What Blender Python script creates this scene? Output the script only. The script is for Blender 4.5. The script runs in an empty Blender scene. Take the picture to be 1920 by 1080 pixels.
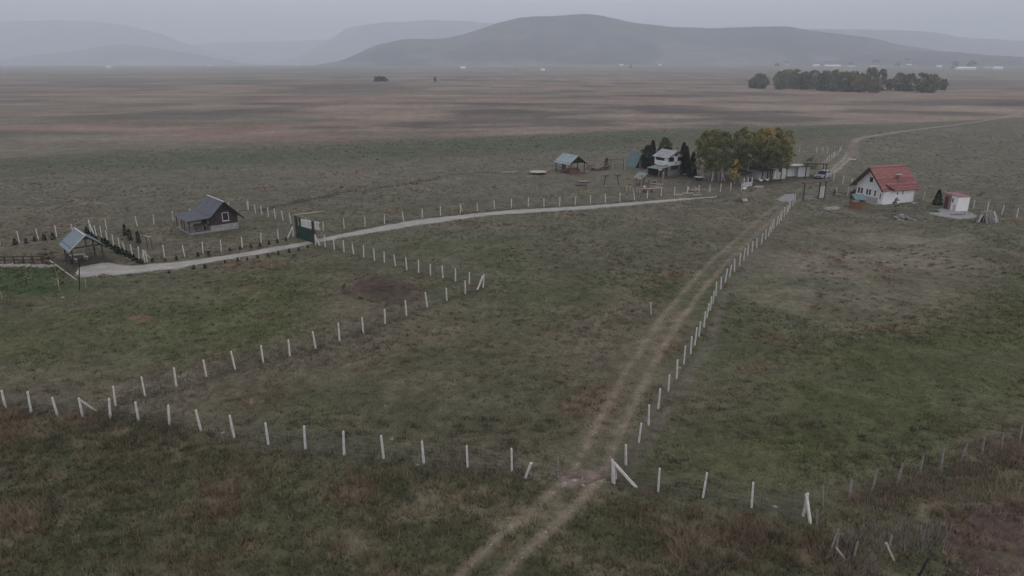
import bpy, math, random
import numpy as np
from mathutils import Vector, Matrix

random.seed(7)
rng = np.random.default_rng(7)
scene = bpy.context.scene
COL = scene.collection

# ------------------------------------------------------------------ camera
F, H, PITCH = 1300.0, 22.0, math.radians(18.0)      # focal length in 1920-wide pixels, drone height, tilt
cam_d = bpy.data.cameras.new('camera')
cam = bpy.data.objects.new('camera', cam_d)
COL.objects.link(cam)
cam.location = (0, 0, H)
cam.rotation_euler = (math.pi / 2 - PITCH, 0, 0)
cam_d.sensor_width = 36.0
cam_d.lens = 36.0 * F / 1920.0
cam_d.clip_start = 0.5
cam_d.clip_end = 30000
scene.camera = cam

# ------------------------------------------------------------------ world, sun, exposure
SUN_EL, SUN_AZ = math.radians(42), math.radians(150)   # azimuth clockwise from +Y
world = bpy.data.worlds.new('World')
scene.world = world
world.use_nodes = True
nt = world.node_tree
nt.nodes.clear()
w_out = nt.nodes.new('ShaderNodeOutputWorld')
w_bg = nt.nodes.new('ShaderNodeBackground')
w_sky = nt.nodes.new('ShaderNodeTexSky')
w_sky.sky_type = 'NISHITA'
w_sky.sun_disc = False
w_sky.sun_elevation = SUN_EL
w_sky.sun_rotation = SUN_AZ
w_sky.dust_density = 4.0
w_sky.air_density = 1.0
# an even cloud deck covers the clear sky
w_tc = nt.nodes.new('ShaderNodeTexCoord')
w_map = nt.nodes.new('ShaderNodeMapping')
w_map.inputs['Scale'].default_value = (1.0, 1.0, 3.0)
w_n = nt.nodes.new('ShaderNodeTexNoise')
w_n.inputs['Scale'].default_value = 1.6
w_n.inputs['Detail'].default_value = 5
w_ramp = nt.nodes.new('ShaderNodeValToRGB')
w_ramp.color_ramp.elements[0].position = 0.3
w_ramp.color_ramp.elements[0].color = (6.2, 6.35, 6.9, 1)
w_ramp.color_ramp.elements[1].position = 0.7
w_ramp.color_ramp.elements[1].color = (8.5, 8.65, 9.2, 1)
w_mix = nt.nodes.new('ShaderNodeMix')
w_mix.data_type = 'RGBA'
w_mix.inputs['Factor'].default_value = 0.93
nt.links.new(w_tc.outputs['Generated'], w_map.inputs['Vector'])
nt.links.new(w_map.outputs['Vector'], w_n.inputs['Vector'])
nt.links.new(w_n.outputs['Fac'], w_ramp.inputs['Fac'])
nt.links.new(w_sky.outputs['Color'], w_mix.inputs['A'])
nt.links.new(w_ramp.outputs['Color'], w_mix.inputs['B'])
nt.links.new(w_mix.outputs['Result'], w_bg.inputs['Color'])
w_bg.inputs['Strength'].default_value = 0.10
nt.links.new(w_bg.outputs['Background'], w_out.inputs['Surface'])

sun_d = bpy.data.lights.new('sun', 'SUN')
sun = bpy.data.objects.new('sun', sun_d)
COL.objects.link(sun)
sun_d.energy = 0.5
sun_d.angle = math.radians(40)
sun_d.color = (1.0, 0.97, 0.93)
sd = Vector((math.sin(SUN_AZ) * math.cos(SUN_EL), math.cos(SUN_AZ) * math.cos(SUN_EL), math.sin(SUN_EL)))
sun.rotation_euler = sd.to_track_quat('Z', 'Y').to_euler()
sun.location = (60, -60, 120)

vs = scene.view_settings
vs.view_transform = 'Standard'
vs.look = 'None'
vs.exposure = 0.08
vs.gamma = 1.0
vs.use_curve_mapping = False
scene.cycles.use_denoising = True
scene.cycles.max_bounces = 6
scene.cycles.volume_bounces = 2
scene.cycles.transparent_max_bounces = 8

# ------------------------------------------------------------------ terrain function and placing
CP, SP = math.cos(PITCH), math.sin(PITCH)

def sstep(a, b, x):
    t = np.clip((x - a) / (b - a), 0, 1)
    return t * t * (3 - 2 * t)

def hgt(x, y):
    x = np.asarray(x, float); y = np.asarray(y, float)
    near = 0.16 * np.sin(x * 0.045 + 1.3) * np.sin(y * 0.038 + 0.4) + 0.10 * np.sin(x * 0.11 - y * 0.07)
    far = 15.0 * sstep(1200, 3300, y) * (0.35 + 0.65 * sstep(-900, 300, x))
    return near * (1 - sstep(250, 500, y)) + far

def at(px, py):
    """point of the terrain seen at a pixel of the 1920x1080 photograph"""
    a = (px - 960) / F; b = -(py - 540) / F
    d = np.array([a, CP + b * SP, -SP + b * CP])
    if d[2] >= -1e-5: d[2] = -1e-5
    t = H / -d[2]
    if t * d[1] < 900:
        for _ in range(6):
            z = float(hgt(d[0] * t, d[1] * t)); t = (z - H) / d[2]
        p = d * t
        return Vector((p[0], p[1], float(hgt(p[0], p[1]))))
    t = 700.0
    while t < 6000:
        p = d * t
        if H + p[2] <= hgt(p[0], p[1]): break
        t += 8
    p = d * t
    return Vector((p[0], p[1], float(hgt(p[0], p[1]))))

def atz(px, py, z):
    a = (px - 960) / F; b = -(py - 540) / F
    d = np.array([a, CP + b * SP, -SP + b * CP]); t = (z - H) / d[2]
    return Vector((d[0] * t, d[1] * t, z))

def height_at(py, p):
    """height above the ground of pixel row py over ground point p"""
    b = -(py - 540) / F
    t = p.y / (CP + b * SP)
    return H + t * (-SP + b * CP) - p.z

def gz(x, y):
    return float(hgt(x, y))

# ------------------------------------------------------------------ value noise (numpy)
def _hash(ix, iy, seed):
    n = (ix.astype(np.int64) * 374761393 + iy.astype(np.int64) * 668265263 + seed * 974634577) & 0x7fffffff
    n = ((n ^ (n >> 13)) * 1274126177) & 0x7fffffff
    return ((n ^ (n >> 16)) & 0xffff) / 65535.0

def vnoise(x, y, seed=0):
    x = np.asarray(x, float); y = np.asarray(y, float)
    ix = np.floor(x); iy = np.floor(y)
    fx = x - ix; fy = y - iy
    fx = fx * fx * (3 - 2 * fx); fy = fy * fy * (3 - 2 * fy)
    a = _hash(ix, iy, seed); b = _hash(ix + 1, iy, seed)
    c = _hash(ix, iy + 1, seed); d = _hash(ix + 1, iy + 1, seed)
    return (a * (1 - fx) + b * fx) * (1 - fy) + (c * (1 - fx) + d * fx) * fy

def fbm(x, y, seed=0, oct=4, gain=0.5):
    s = 0; a = 1; tot = 0
    for o in range(oct):
        s = s + a * vnoise(x * 2 ** o + o * 17.3, y * 2 ** o - o * 9.1, seed + o); tot += a; a *= gain
    return s / tot

def poly_sd(x, y, poly):
    """signed distance to polygon, negative inside"""
    x = np.asarray(x, float); y = np.asarray(y, float)
    best = np.full(x.shape, 1e18); inside = np.zeros(x.shape, bool)
    n = len(poly)
    for i in range(n):
        x0, y0 = poly[i][:2]; x1, y1 = poly[(i + 1) % n][:2]
        ex, ey = x1 - x0, y1 - y0
        t = np.clip(((x - x0) * ex + (y - y0) * ey) / max(ex * ex + ey * ey, 1e-9), 0, 1)
        best = np.minimum(best, (x - x0 - t * ex) ** 2 + (y - y0 - t * ey) ** 2)
        if y0 != y1:
            c = ((y0 > y) != (y1 > y)) & (x < (x1 - x0) * (y - y0) / (y1 - y0) + x0)
            inside ^= c
    d = np.sqrt(best)
    return np.where(inside, -d, d)

def line_d(x, y, pts):
    x = np.asarray(x, float); y = np.asarray(y, float)
    best = np.full(x.shape, 1e18)
    for i in range(len(pts) - 1):
        x0, y0 = pts[i][:2]; x1, y1 = pts[i + 1][:2]
        ex, ey = x1 - x0, y1 - y0
        t = np.clip(((x - x0) * ex + (y - y0) * ey) / max(ex * ex + ey * ey, 1e-9), 0, 1)
        best = np.minimum(best, (x - x0 - t * ex) ** 2 + (y - y0 - t * ey) ** 2)
    return np.sqrt(best)

def P2(lst):
    return [tuple(at(*p)[:2]) for p in lst]

# ------------------------------------------------------------------ materials
MATS = {}
def mat(name, rgb, rough=0.8, var=0.15, scale=3.0, bump=0.0, spec=0.25, metal=0.0, stretch=(1, 1, 1), rgb2=None):
    if name in MATS: return MATS[name]
    m = bpy.data.materials.new(name); m.use_nodes = True
    n = m.node_tree.nodes; l = m.node_tree.links
    b = n['Principled BSDF']
    b.inputs['Roughness'].default_value = rough
    b.inputs['Metallic'].default_value = metal
    b.inputs['Specular IOR Level'].default_value = spec
    tc = n.new('ShaderNodeTexCoord'); mp = n.new('ShaderNodeMapping')
    mp.inputs['Scale'].default_value = stretch
    no = n.new('ShaderNodeTexNoise'); no.inputs['Scale'].default_value = scale; no.inputs['Detail'].default_value = 6
    no.inputs['Roughness'].default_value = 0.65
    l.new(tc.outputs['Object'], mp.inputs['Vector']); l.new(mp.outputs['Vector'], no.inputs['Vector'])
    mx = n.new('ShaderNodeMix'); mx.data_type = 'RGBA'
    rgb2 = rgb2 or tuple(c * (1 - 2 * var) for c in rgb)
    top = tuple(min(1, c * (1 + var)) for c in rgb)
    mx.inputs['A'].default_value = (*rgb2, 1); mx.inputs['B'].default_value = (*top, 1)
    rp = n.new('ShaderNodeMapRange'); rp.inputs['From Min'].default_value = 0.3; rp.inputs['From Max'].default_value = 0.65
    l.new(no.outputs['Fac'], rp.inputs['Value']); l.new(rp.outputs['Result'], mx.inputs['Factor'])
    l.new(mx.outputs['Result'], b.inputs['Base Color'])
    if bump:
        bp = n.new('ShaderNodeBump'); bp.inputs['Strength'].default_value = bump; bp.inputs['Distance'].default_value = 0.05
        l.new(no.outputs['Fac'], bp.inputs['Height']); l.new(bp.outputs['Normal'], b.inputs['Normal'])
    MATS[name] = m
    return m

def attr_mat(name, rough=0.95, detail=None, translucent=0.0, bump=0.0):
    """colour comes from the mesh's own colour attribute, broken up by noise"""
    m = bpy.data.materials.new(name); m.use_nodes = True
    n = m.node_tree.nodes; l = m.node_tree.links
    b = n['Principled BSDF']; b.inputs['Roughness'].default_value = rough; b.inputs['Specular IOR Level'].default_value = 0.1
    at_ = n.new('ShaderNodeAttribute'); at_.attribute_name = 'tint'
    src = at_.outputs['Color']
    if detail:
        tc = n.new('ShaderNodeNewGeometry')
        hs = []
        for sc, lo, hi, det in detail:
            no = n.new('ShaderNodeTexNoise'); no.inputs['Scale'].default_value = sc; no.inputs['Detail'].default_value = det
            no.inputs['Roughness'].default_value = 0.7
            l.new(tc.outputs['Position'], no.inputs['Vector'])
            rp = n.new('ShaderNodeMapRange'); rp.inputs['From Min'].default_value = 0.28; rp.inputs['From Max'].default_value = 0.72
            rp.inputs['To Min'].default_value = lo; rp.inputs['To Max'].default_value = hi
            l.new(no.outputs['Fac'], rp.inputs['Value'])
            mu = n.new('ShaderNodeVectorMath'); mu.operation = 'SCALE'
            l.new(src, mu.inputs[0]); l.new(rp.outputs['Result'], mu.inputs['Scale'])
            src = mu.outputs['Vector']; hs.append(no.outputs['Fac'])
        if bump:
            bp = n.new('ShaderNodeBump'); bp.inputs['Strength'].default_value = bump; bp.inputs['Distance'].default_value = 0.15
            l.new(hs[-1], bp.inputs['Height']); l.new(bp.outputs['Normal'], b.inputs['Normal'])
    l.new(src, b.inputs['Base Color'])
    if translucent:
        tr = n.new('ShaderNodeBsdfTranslucent'); l.new(src, tr.inputs['Color'])
        ms = n.new('ShaderNodeMixShader'); ms.inputs['Fac'].default_value = translucent
        l.new(b.outputs['BSDF'], ms.inputs[1]); l.new(tr.outputs['BSDF'], ms.inputs[2])
        l.new(ms.outputs['Shader'], n['Material Output'].inputs['Surface'])
    MATS[name] = m
    return m

M_ground = attr_mat('ground_cover', detail=[(0.22, 0.74, 1.25, 4), (1.0, 0.66, 1.34, 5), (5.0, 0.74, 1.24, 4)], bump=0.4)
M_drive = attr_mat('drive_gravel', detail=[(0.5, 0.85, 1.14, 4), (4.0, 0.8, 1.2, 5)], bump=0.3)
M_blade = attr_mat('grass_blade', translucent=0.25)
M_leaf = attr_mat('leaf', translucent=0.5, rough=0.7)
M_hill = attr_mat('hill_forest', detail=[(0.0035, 0.5, 1.5, 4), (0.02, 0.6, 1.4, 4)])
M_concrete = mat('post_concrete', (0.60, 0.58, 0.55), 0.9, 0.10, 2.5, rgb2=(0.36, 0.34, 0.31))
M_gravel = mat('gravel', (0.27, 0.25, 0.24), 0.95, 0.14, 2.2, 0.6)
M_slab = mat('concrete_slab', (0.25, 0.245, 0.24), 0.9, 0.08, 1.5)
M_white = mat('white_plaster', (0.66, 0.66, 0.68), 0.85, 0.05, 1.2)
M_whitepaint = mat('white_paint', (0.72, 0.71, 0.70), 0.6, 0.06, 3)
M_stone = mat('grey_stone', (0.22, 0.21, 0.20), 0.95, 0.25, 4, 0.6)
M_darkwood = mat('dark_wood', (0.055, 0.043, 0.042), 0.85, 0.3, 2, 0.2, stretch=(1, 1, 6))
M_brownwood = mat('brown_wood', (0.10, 0.065, 0.055), 0.85, 0.3, 3, 0.2)
M_greywood = mat('weathered_wood', (0.22, 0.195, 0.175), 0.9, 0.3, 4, 0.3)
M_palewood = mat('pale_wood', (0.42, 0.37, 0.29), 0.85, 0.2, 4, 0.2)
M_postwood = mat('wood_stake', (0.20, 0.185, 0.165), 0.9, 0.3, 6)
M_orangewood = mat('orange_wood', (0.20, 0.105, 0.055), 0.75, 0.25, 5)
M_metalgrey = mat('grey_sheet_roof', (0.102, 0.104, 0.132), 0.6, 0.12, 0.8, spec=0.5)
M_metalteal = mat('teal_sheet_roof', (0.088, 0.142, 0.150), 0.5, 0.1, 0.8, spec=0.5)
M_metalpale = mat('pale_blue_sheet_roof', (0.19, 0.235, 0.275), 0.5, 0.08, 0.8, spec=0.5)
M_trim = mat('light_trim', (0.45, 0.44, 0.42), 0.7, 0.1, 3)
M_greengate = mat('green_sheet', (0.018, 0.052, 0.042), 0.6, 0.3, 2.2, spec=0.4)
M_tile = mat('red_roof_tile', (0.275, 0.105, 0.102), 0.85, 0.2, 1.3, 0.2, rgb2=(0.165, 0.068, 0.068))
M_redroof = mat('rust_red_roof', (0.25, 0.13, 0.125), 0.8, 0.2, 2)
M_greyroof = mat('pale_grey_roof', (0.30, 0.31, 0.31), 0.7, 0.15, 1.2)
M_glass = mat('window_glass', (0.03, 0.035, 0.045), 0.15, 0.1, 1, spec=0.6)
M_black = mat('blackened', (0.02, 0.02, 0.022), 0.8, 0.2, 3)
M_bark = mat('bark', (0.09, 0.075, 0.06), 0.95, 0.3, 6, 0.4)
M_birch = mat('birch_bark', (0.45, 0.43, 0.40), 0.9, 0.35, 5, 0.2, stretch=(1, 1, 0.4))
M_soil = mat('soil', (0.062, 0.046, 0.040), 1.0, 0.3, 1.3, 1.0, rgb2=(0.028, 0.023, 0.020))
M_redsoil = mat('red_soil', (0.14, 0.085, 0.07), 1.0, 0.25, 1.4, 1.0)
M_wire = mat('fence_wire', (0.20, 0.205, 0.22), 0.6, 0.1, 3, metal=0.3)
M_carpaint = mat('silver_car_paint', (0.42, 0.44, 0.50), 0.3, 0.03, 1, spec=0.6, metal=0.3)
M_rubber = mat('tyre_rubber', (0.02, 0.02, 0.02), 0.9, 0.1, 5)
M_rock = mat('pale_rock', (0.30, 0.28, 0.26), 0.95, 0.25, 3, 0.5)
M_brick = mat('brown_brick', (0.24, 0.16, 0.15), 0.9, 0.25, 8, 0.3)
M_redcloth = mat('dull_red_cloth', (0.17, 0.085, 0.08), 0.9, 0.2, 4)
M_feather = mat('white_feather', (0.75, 0.74, 0.71), 0.9, 0.05, 6)
M_orange = mat('beak_orange', (0.5, 0.22, 0.05), 0.6, 0.1, 6)

# ------------------------------------------------------------------ mesh helpers
class MB:
    def __init__(s): s.v = []; s.f = []
    def add(s, vs, fs):
        o = len(s.v); s.v += [tuple(p) for p in vs]; s.f += [tuple(i + o for i in f) for f in fs]; return s
    def box(s, x0, y0, z0, x1, y1, z1):
        return s.add([(x0, y0, z0), (x1, y0, z0), (x1, y1, z0), (x0, y1, z0), (x0, y0, z1), (x1, y0, z1), (x1, y1, z1), (x0, y1, z1)],
                     [(0, 3, 2, 1), (4, 5, 6, 7), (0, 1, 5, 4), (1, 2, 6, 5), (2, 3, 7, 6), (3, 0, 4, 7)])
    def beam(s, p, q, w, h=None, up=(0, 0, 1)):
        h = h or w; p = Vector(p); q = Vector(q); d = (q - p).normalized(); u = Vector(up)
        if abs(d.dot(u)) > 0.95: u = Vector((0, 1, 0))
        a = d.cross(u).normalized() * (w / 2); b = a.cross(d).normalized() * (h / 2)
        c = [p - a - b, p + a - b, p + a + b, p - a + b, q - a - b, q + a - b, q + a + b, q - a + b]
        return s.add(c, [(0, 1, 2, 3), (7, 6, 5, 4), (0, 4, 5, 1), (1, 5, 6, 2), (2, 6, 7, 3), (3, 7, 4, 0)])
    def tube(s, p, q, r0, r1=None, n=6):
        r1 = r0 if r1 is None else r1; p = Vector(p); q = Vector(q); d = (q - p).normalized()
        u = Vector((0, 0, 1)) if abs(d.z) < 0.9 else Vector((1, 0, 0))
        a = d.cross(u).normalized(); b = a.cross(d)
        vs = []
        for c, r in ((p, r0), (q, r1)):
            for i in range(n):
                t = 2 * math.pi * i / n; vs.append(c + a * math.cos(t) * r + b * math.sin(t) * r)
        fs = [(i, (i + 1) % n, n + (i + 1) % n, n + i) for i in range(n)]
        fs += [tuple(range(n - 1, -1, -1)), tuple(range(n, 2 * n))]
        return s.add(vs, fs)
    def slab(s, pts, t):
        """flat polygon given from above, thickness t downwards along its normal"""
        pts = [Vector(p) for p in pts]
        nrm = (pts[1] - pts[0]).cross(pts[2] - pts[0]).normalized()
        if nrm.z < 0: nrm = -nrm
        n = len(pts); lo = [p - nrm * t for p in pts]
        return s.add(pts + lo, [tuple(range(n)), tuple(range(2 * n - 1, n - 1, -1))] + [(i, i + n, (i + 1) % n + n, (i + 1) % n) for i in range(n)])
    def prism(s, poly, axis, a, b):
        """poly of 2D points extruded along axis ('x': poly=(y,z); 'y': poly=(x,z); 'z': poly=(x,y))"""
        def mk(p, t):
            return {'x': (t, p[0], p[1]), 'y': (p[0], t, p[1]), 'z': (p[0], p[1], t)}[axis]
        n = len(poly); vs = [mk(p, a) for p in poly] + [mk(p, b) for p in poly]
        return s.add(vs, [tuple(range(n)), tuple(range(2 * n - 1, n - 1, -1))] + [(i, i + n, (i + 1) % n + n, (i + 1) % n) for i in range(n)])
    def lathe(s, prof, n=12, c=(0, 0, 0)):
        vs = []; k = len(prof)
        for i in range(n):
            t = 2 * math.pi * i / n
            for r, z in prof: vs.append((c[0] + r * math.cos(t), c[1] + r * math.sin(t), c[2] + z))
        fs = [(i * k + j, ((i + 1) % n) * k + j, ((i + 1) % n) * k + j + 1, i * k + j + 1) for i in range(n) for j in range(k - 1)]
        return s.add(vs, fs)
    def mesh(s, name, smooth=False):
        me = bpy.data.meshes.new(name); me.from_pydata(s.v, [], s.f)
        import bmesh
        bm = bmesh.new(); bm.from_mesh(me); bmesh.ops.recalc_face_normals(bm, faces=bm.faces); bm.to_mesh(me); bm.free()
        if smooth: me.shade_smooth()
        return me
    def build(s, name, m, parent=None, smooth=False):
        me = s.mesh(name, smooth); me.materials.append(m)
        return link(name, me, parent)

def link(name, me, parent=None):
    o = bpy.data.objects.new(name, me); COL.objects.link(o)
    if parent: o.parent = parent
    return o

def tag(o, label=None, cat=None, group=None, kind=None):
    if label: o['label'] = label
    if cat: o['category'] = cat
    if group: o['group'] = group
    if kind: o['kind'] = kind
    return o

def thing(name, label, cat, loc, rz=0.0, group=None):
    o = bpy.data.objects.new(name, None); COL.objects.link(o)
    o.empty_display_size = 0.2
    o.location = loc; o.rotation_euler = (0, 0, rz)
    return tag(o, label, cat, group)

def np_mesh(name, verts, faces_flat, nper, tint=None, smooth=False):
    me = bpy.data.meshes.new(name)
    nv = len(verts); nf = len(faces_flat) // nper
    me.vertices.add(nv); me.vertices.foreach_set('co', np.ascontiguousarray(verts, dtype=np.float32).ravel())
    me.loops.add(nf * nper); me.loops.foreach_set('vertex_index', np.ascontiguousarray(faces_flat, dtype=np.int32))
    me.polygons.add(nf)
    me.polygons.foreach_set('loop_start', np.arange(0, nf * nper, nper, dtype=np.int32))
    if smooth: me.polygons.foreach_set('use_smooth', np.ones(nf, dtype=bool))
    me.update(calc_edges=True)
    if tint is not None:
        a = me.attributes.new('tint', 'FLOAT_COLOR', 'POINT')
        c = np.ones((nv, 4), np.float32); c[:, :3] = tint
        a.data.foreach_set('color', c.ravel())
    return me

def grid_faces(nr, nc):
    i = np.arange(nr - 1)[:, None] * nc + np.arange(nc - 1)[None, :]
    return np.stack([i, i + 1, i + nc + 1, i + nc], -1).reshape(-1)

# ------------------------------------------------------------------ ground cover: colours of the land
moor_edge = P2([(-700, 330), (-300, 312), (0, 297), (200, 284), (400, 277), (600, 270), (880, 257), (1000, 252), (1200, 243), (1310, 240), (1480, 235), (1620, 233), (1760, 228), (1850, 224), (1920, 219), (2100, 212), (2600, 205)])
moor_poly = moor_edge + [(12000, 1000), (12000, 13000), (-12000, 13000), (-12000, moor_edge[0][1])]
lawn_poly = P2([(-260, 492), (-100, 500), (0, 503), (95, 505), (128, 520), (150, 540), (80, 556), (0, 552), (-120, 560), (-260, 556)])
bare_poly = P2([(1500, 440), (1640, 428), (1800, 440), (1830, 500), (1720, 560), (1560, 580), (1420, 560), (1440, 480)])
green_r = P2([(1640, 590), (1900, 560), (2300, 600), (2300, 760), (1900, 800), (1700, 860), (1400, 900), (1250, 880), (1260, 820), (1420, 720)])
green_l = P2([(-200, 600), (100, 590), (420, 520), (640, 490), (620, 560), (560, 640), (300, 690), (60, 690), (-200, 700)])
green_s = P2([(-900, 320), (0, 300), (600, 274), (1200, 246), (1480, 238), (1700, 236), (1500, 262), (1300, 268), (1100, 280), (700, 300), (300, 318), (-900, 352)])
rough_poly = P2([(-400, 730), (0, 772), (210, 790), (440, 826), (640, 858), (880, 880), (1060, 905), (1150, 912), (1320, 938), (1510, 972), (1560, 948), (1650, 925), (1800, 868), (1930, 830), (2300, 760)]) + [(40, 5), (-40, 5)]
yard_l = P2([(95, 488), (150, 470), (190, 480), (215, 494), (150, 505), (130, 520)])
yard_h = P2([(1300, 330), (1400, 325), (1490, 325), (1490, 338), (1400, 352), (1280, 350), (1260, 335)])
_dk, _rd = (0.072, 0.060, 0.058), (0.150, 0.092, 0.080)
moor_marks = [(P2([(1195, 196), (1290, 197), (1420, 212), (1560, 222), (1440, 230), (1290, 222)]), _dk, .8), (P2([(1600, 205), (1850, 212), (1870, 218), (1700, 217), (1560, 212)]), _dk, .75), (P2([(400, 238), (490, 236), (510, 244), (430, 249)]), _rd, .8), (P2([(540, 160), (700, 158), (720, 166), (560, 168)]), _dk, .7), (P2([(840, 222), (960, 216), (965, 221), (850, 227)]), _rd, .7), (P2([(-60, 212), (45, 211), (40, 217), (-60, 218)]), _rd, .8), (P2([(0, 225), (300, 208), (520, 206), (420, 222), (120, 232)]), _dk, .45), (P2([(480, 205), (590, 193), (620, 198), (540, 210)]), _dk, .55)]
dry_poly = P2([(1590, 985), (1660, 955), (1720, 935), (1800, 905), (1930, 870), (2000, 860), (2000, 905), (1850, 935), (1790, 960), (1760, 985), (1690, 1005), (1610, 1005)])
brownb_poly = P2([(1560, 950), (1620, 928), (1720, 895), (1800, 860), (1930, 820), (1930, 850), (1840, 880), (1740, 912), (1660, 945), (1580, 968)])
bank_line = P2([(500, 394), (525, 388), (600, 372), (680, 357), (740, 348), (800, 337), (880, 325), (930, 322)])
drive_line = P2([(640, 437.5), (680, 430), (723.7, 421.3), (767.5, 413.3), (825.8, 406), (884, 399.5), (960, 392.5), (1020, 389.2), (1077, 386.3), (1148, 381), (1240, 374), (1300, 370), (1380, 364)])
dark_lines = [P2([(-60, 757), (11, 767), (155, 782), (260, 789), (377, 808), (503, 833), (645, 853), (795, 868), (960, 883)]), P2([(216, 762), (330, 724), (440, 693), (592, 654), (681, 624), (801, 577), (905, 540)]), P2([(592, 460), (663, 478), (742, 500), (830, 522), (905, 540)]), P2([(1152, 907), (1234, 921), (1409, 951), (1505, 967)]), P2([(276, 491), (346, 482), (454, 464), (550, 444)])]

def lerp(a, b, t): return a + (b - a) * t[..., None]

def cover(x, y):
    """base colour of the ground cover (linear), and how tall the grass stands"""
    x = np.asarray(x, float); y = np.asarray(y, float)
    wx = x + 3.0 * (fbm(x * 0.12, y * 0.12, 3) - 0.5) * 2; wy = y + 3.0 * (fbm(x * 0.12, y * 0.12, 8) - 0.5) * 2
    n1 = fbm(x * 0.035, y * 0.05, 11); n2 = fbm(x * 0.16, y * 0.2, 21); n3 = fbm(x * 0.7, y * 0.8, 31, 3)
    olive = np.array([0.062, 0.063, 0.034]); brown = np.array([0.102, 0.086, 0.060]); green = np.array([0.052, 0.068, 0.026])
    grey = np.array([0.105, 0.098, 0.080]); dry = np.array([0.165, 0.138, 0.098]); rust = np.array([0.128, 0.090, 0.064])
    c = lerp(olive[None, :] * np.ones(x.shape + (3,)), brown, sstep(0.38, 0.66, 0.55 * n1 + 0.45 * n2))
    c = lerp(c, green, 0.8 * sstep(0.52, 0.72, fbm(x * 0.09 + 5, y * 0.1, 41)))
    c = lerp(c, grey * (0.9 + 0.35 * n2)[..., None], 0.25 + 0.5 * sstep(55, 130, y) * np.ones_like(x))
    hgrass = 0.06 + 0.08 * sstep(0.45, 0.7, n2)
    def m(poly, soft, k=1.0):
        return k * (1 - sstep(-soft, soft, poly_sd(wx, wy, poly)))
    w = m(green_s, 14, 0.75); c = lerp(c, np.array([0.058, 0.072, 0.043]), w)
    w = m(green_r, 5, 0.85) * (0.55 + 0.45 * sstep(0.3, 0.6, n2)); c = lerp(c, np.array([0.062, 0.069, 0.028]), w)
    w = m(green_l, 4, 0.8) * (0.5 + 0.5 * sstep(0.3, 0.6, n2)); c = lerp(c, np.array([0.066, 0.078, 0.032]), w)
    w = m(bare_poly, 7, 0.95) * (0.4 + 0.6 * sstep(0.35, 0.6, n2)); c = lerp(c, np.array([0.142, 0.126, 0.102]), w)
    hgrass = np.where(w > 0.3, 0.05, hgrass)
    w = m(lawn_poly, 1.2, 0.95); c = lerp(c, np.array([0.040, 0.062, 0.026]), w)
    w = m(yard_l, 1.2, 0.9); c = lerp(c, np.array([0.052, 0.040, 0.036]), w)
    w = m(yard_h, 2.5, 0.75); c = lerp(c, np.array([0.060, 0.050, 0.042]), w)
    # rough unmown strip in the foreground
    w = m(rough_poly, 1.2); rr = fbm(x * 0.33, y * 0.4, 51)
    rough = lerp(olive[None, :] * np.ones(x.shape + (3,)), rust, 0.85 * sstep(0.52, 0.68, rr))
    rough = lerp(rough, dry, 0.7 * sstep(0.55, 0.72, fbm(x * 0.4 + 9, y * 0.5, 61)))
    rough = lerp(rough, np.array([0.044, 0.050, 0.024]), 0.7 * sstep(0.55, 0.7, fbm(x * 0.5 + 3, y * 0.5, 71)))
    c = lerp(c, rough, 0.85 * w)
    hgrass = hgrass + w * (0.10 + 0.30 * sstep(0.5, 0.75, rr))
    w = m(dry_poly, 0.8, 0.85) * (0.35 + 0.65 * sstep(0.35, 0.6, n2)); c = lerp(c, np.array([0.185, 0.160, 0.112]), w); hgrass = hgrass - 0.08 * w
    w = m(brownb_poly, 0.7, 0.8) * (0.3 + 0.7 * sstep(0.4, 0.6, rr)); c = lerp(c, np.array([0.112, 0.082, 0.064]), w)
    # dull dry patches in the pasture
    w = 0.6 * sstep(0.66, 0.8, fbm(x * 0.22 - 7, y * 0.25, 81)); c = lerp(c, rust, w); hgrass = hgrass + 0.18 * w
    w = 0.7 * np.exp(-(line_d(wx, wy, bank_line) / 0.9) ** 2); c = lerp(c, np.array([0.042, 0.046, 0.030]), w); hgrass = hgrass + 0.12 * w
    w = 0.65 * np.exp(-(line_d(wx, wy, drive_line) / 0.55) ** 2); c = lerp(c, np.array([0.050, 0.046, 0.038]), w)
    for fl in dark_lines:
        w = 0.42 * np.exp(-(line_d(x, y, fl) / 0.65) ** 2) * (0.4 + 1.0 * n2); c = lerp(c, np.array([0.055, 0.050, 0.044]), np.clip(w, 0, 1)); hgrass = hgrass + 0.10 * w
    # moor
    ms = poly_sd(x + 6 * (vnoise(x * 0.02, y * 0.02, 5) - 0.5), y + 4 * (vnoise(x * 0.03, y * 0.1, 6) - 0.5), moor_poly)
    w = 1 - sstep(-2.5, 2.5, ms)
    b1 = fbm(x * 0.007, y * 0.014, 91, 5); b2 = fbm(x * 0.016 + 4, y * 0.030, 95, 5); b3 = fbm(x * 0.06, y * 0.06, 99, 3)
    moor = lerp(np.array([0.172, 0.137, 0.115])[None, :] * np.ones(x.shape + (3,)), np.array([0.105, 0.094, 0.076]), 0.9 * sstep(0.45, 0.65, b1))
    moor = lerp(moor, np.array([0.065, 0.058, 0.055]), 0.75 * sstep(0.56, 0.70, b2))
    moor = lerp(moor, np.array([0.185, 0.120, 0.100]), 0.65 * sstep(0.58, 0.72, fbm(x * 0.012 - 3, y * 0.028, 103)))
    moor = lerp(moor, np.array([0.070, 0.056, 0.054]), 0.4 * sstep(0.58, 0.72, fbm(x * 0.006 + 2, y * 0.035, 111, 4)))
    moor = moor * (0.80 + 0.40 * b3)[..., None] * (0.66 + 0.72 * fbm(x * 0.03, y * 0.06, 117, 5))[..., None] * 1.04
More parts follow.
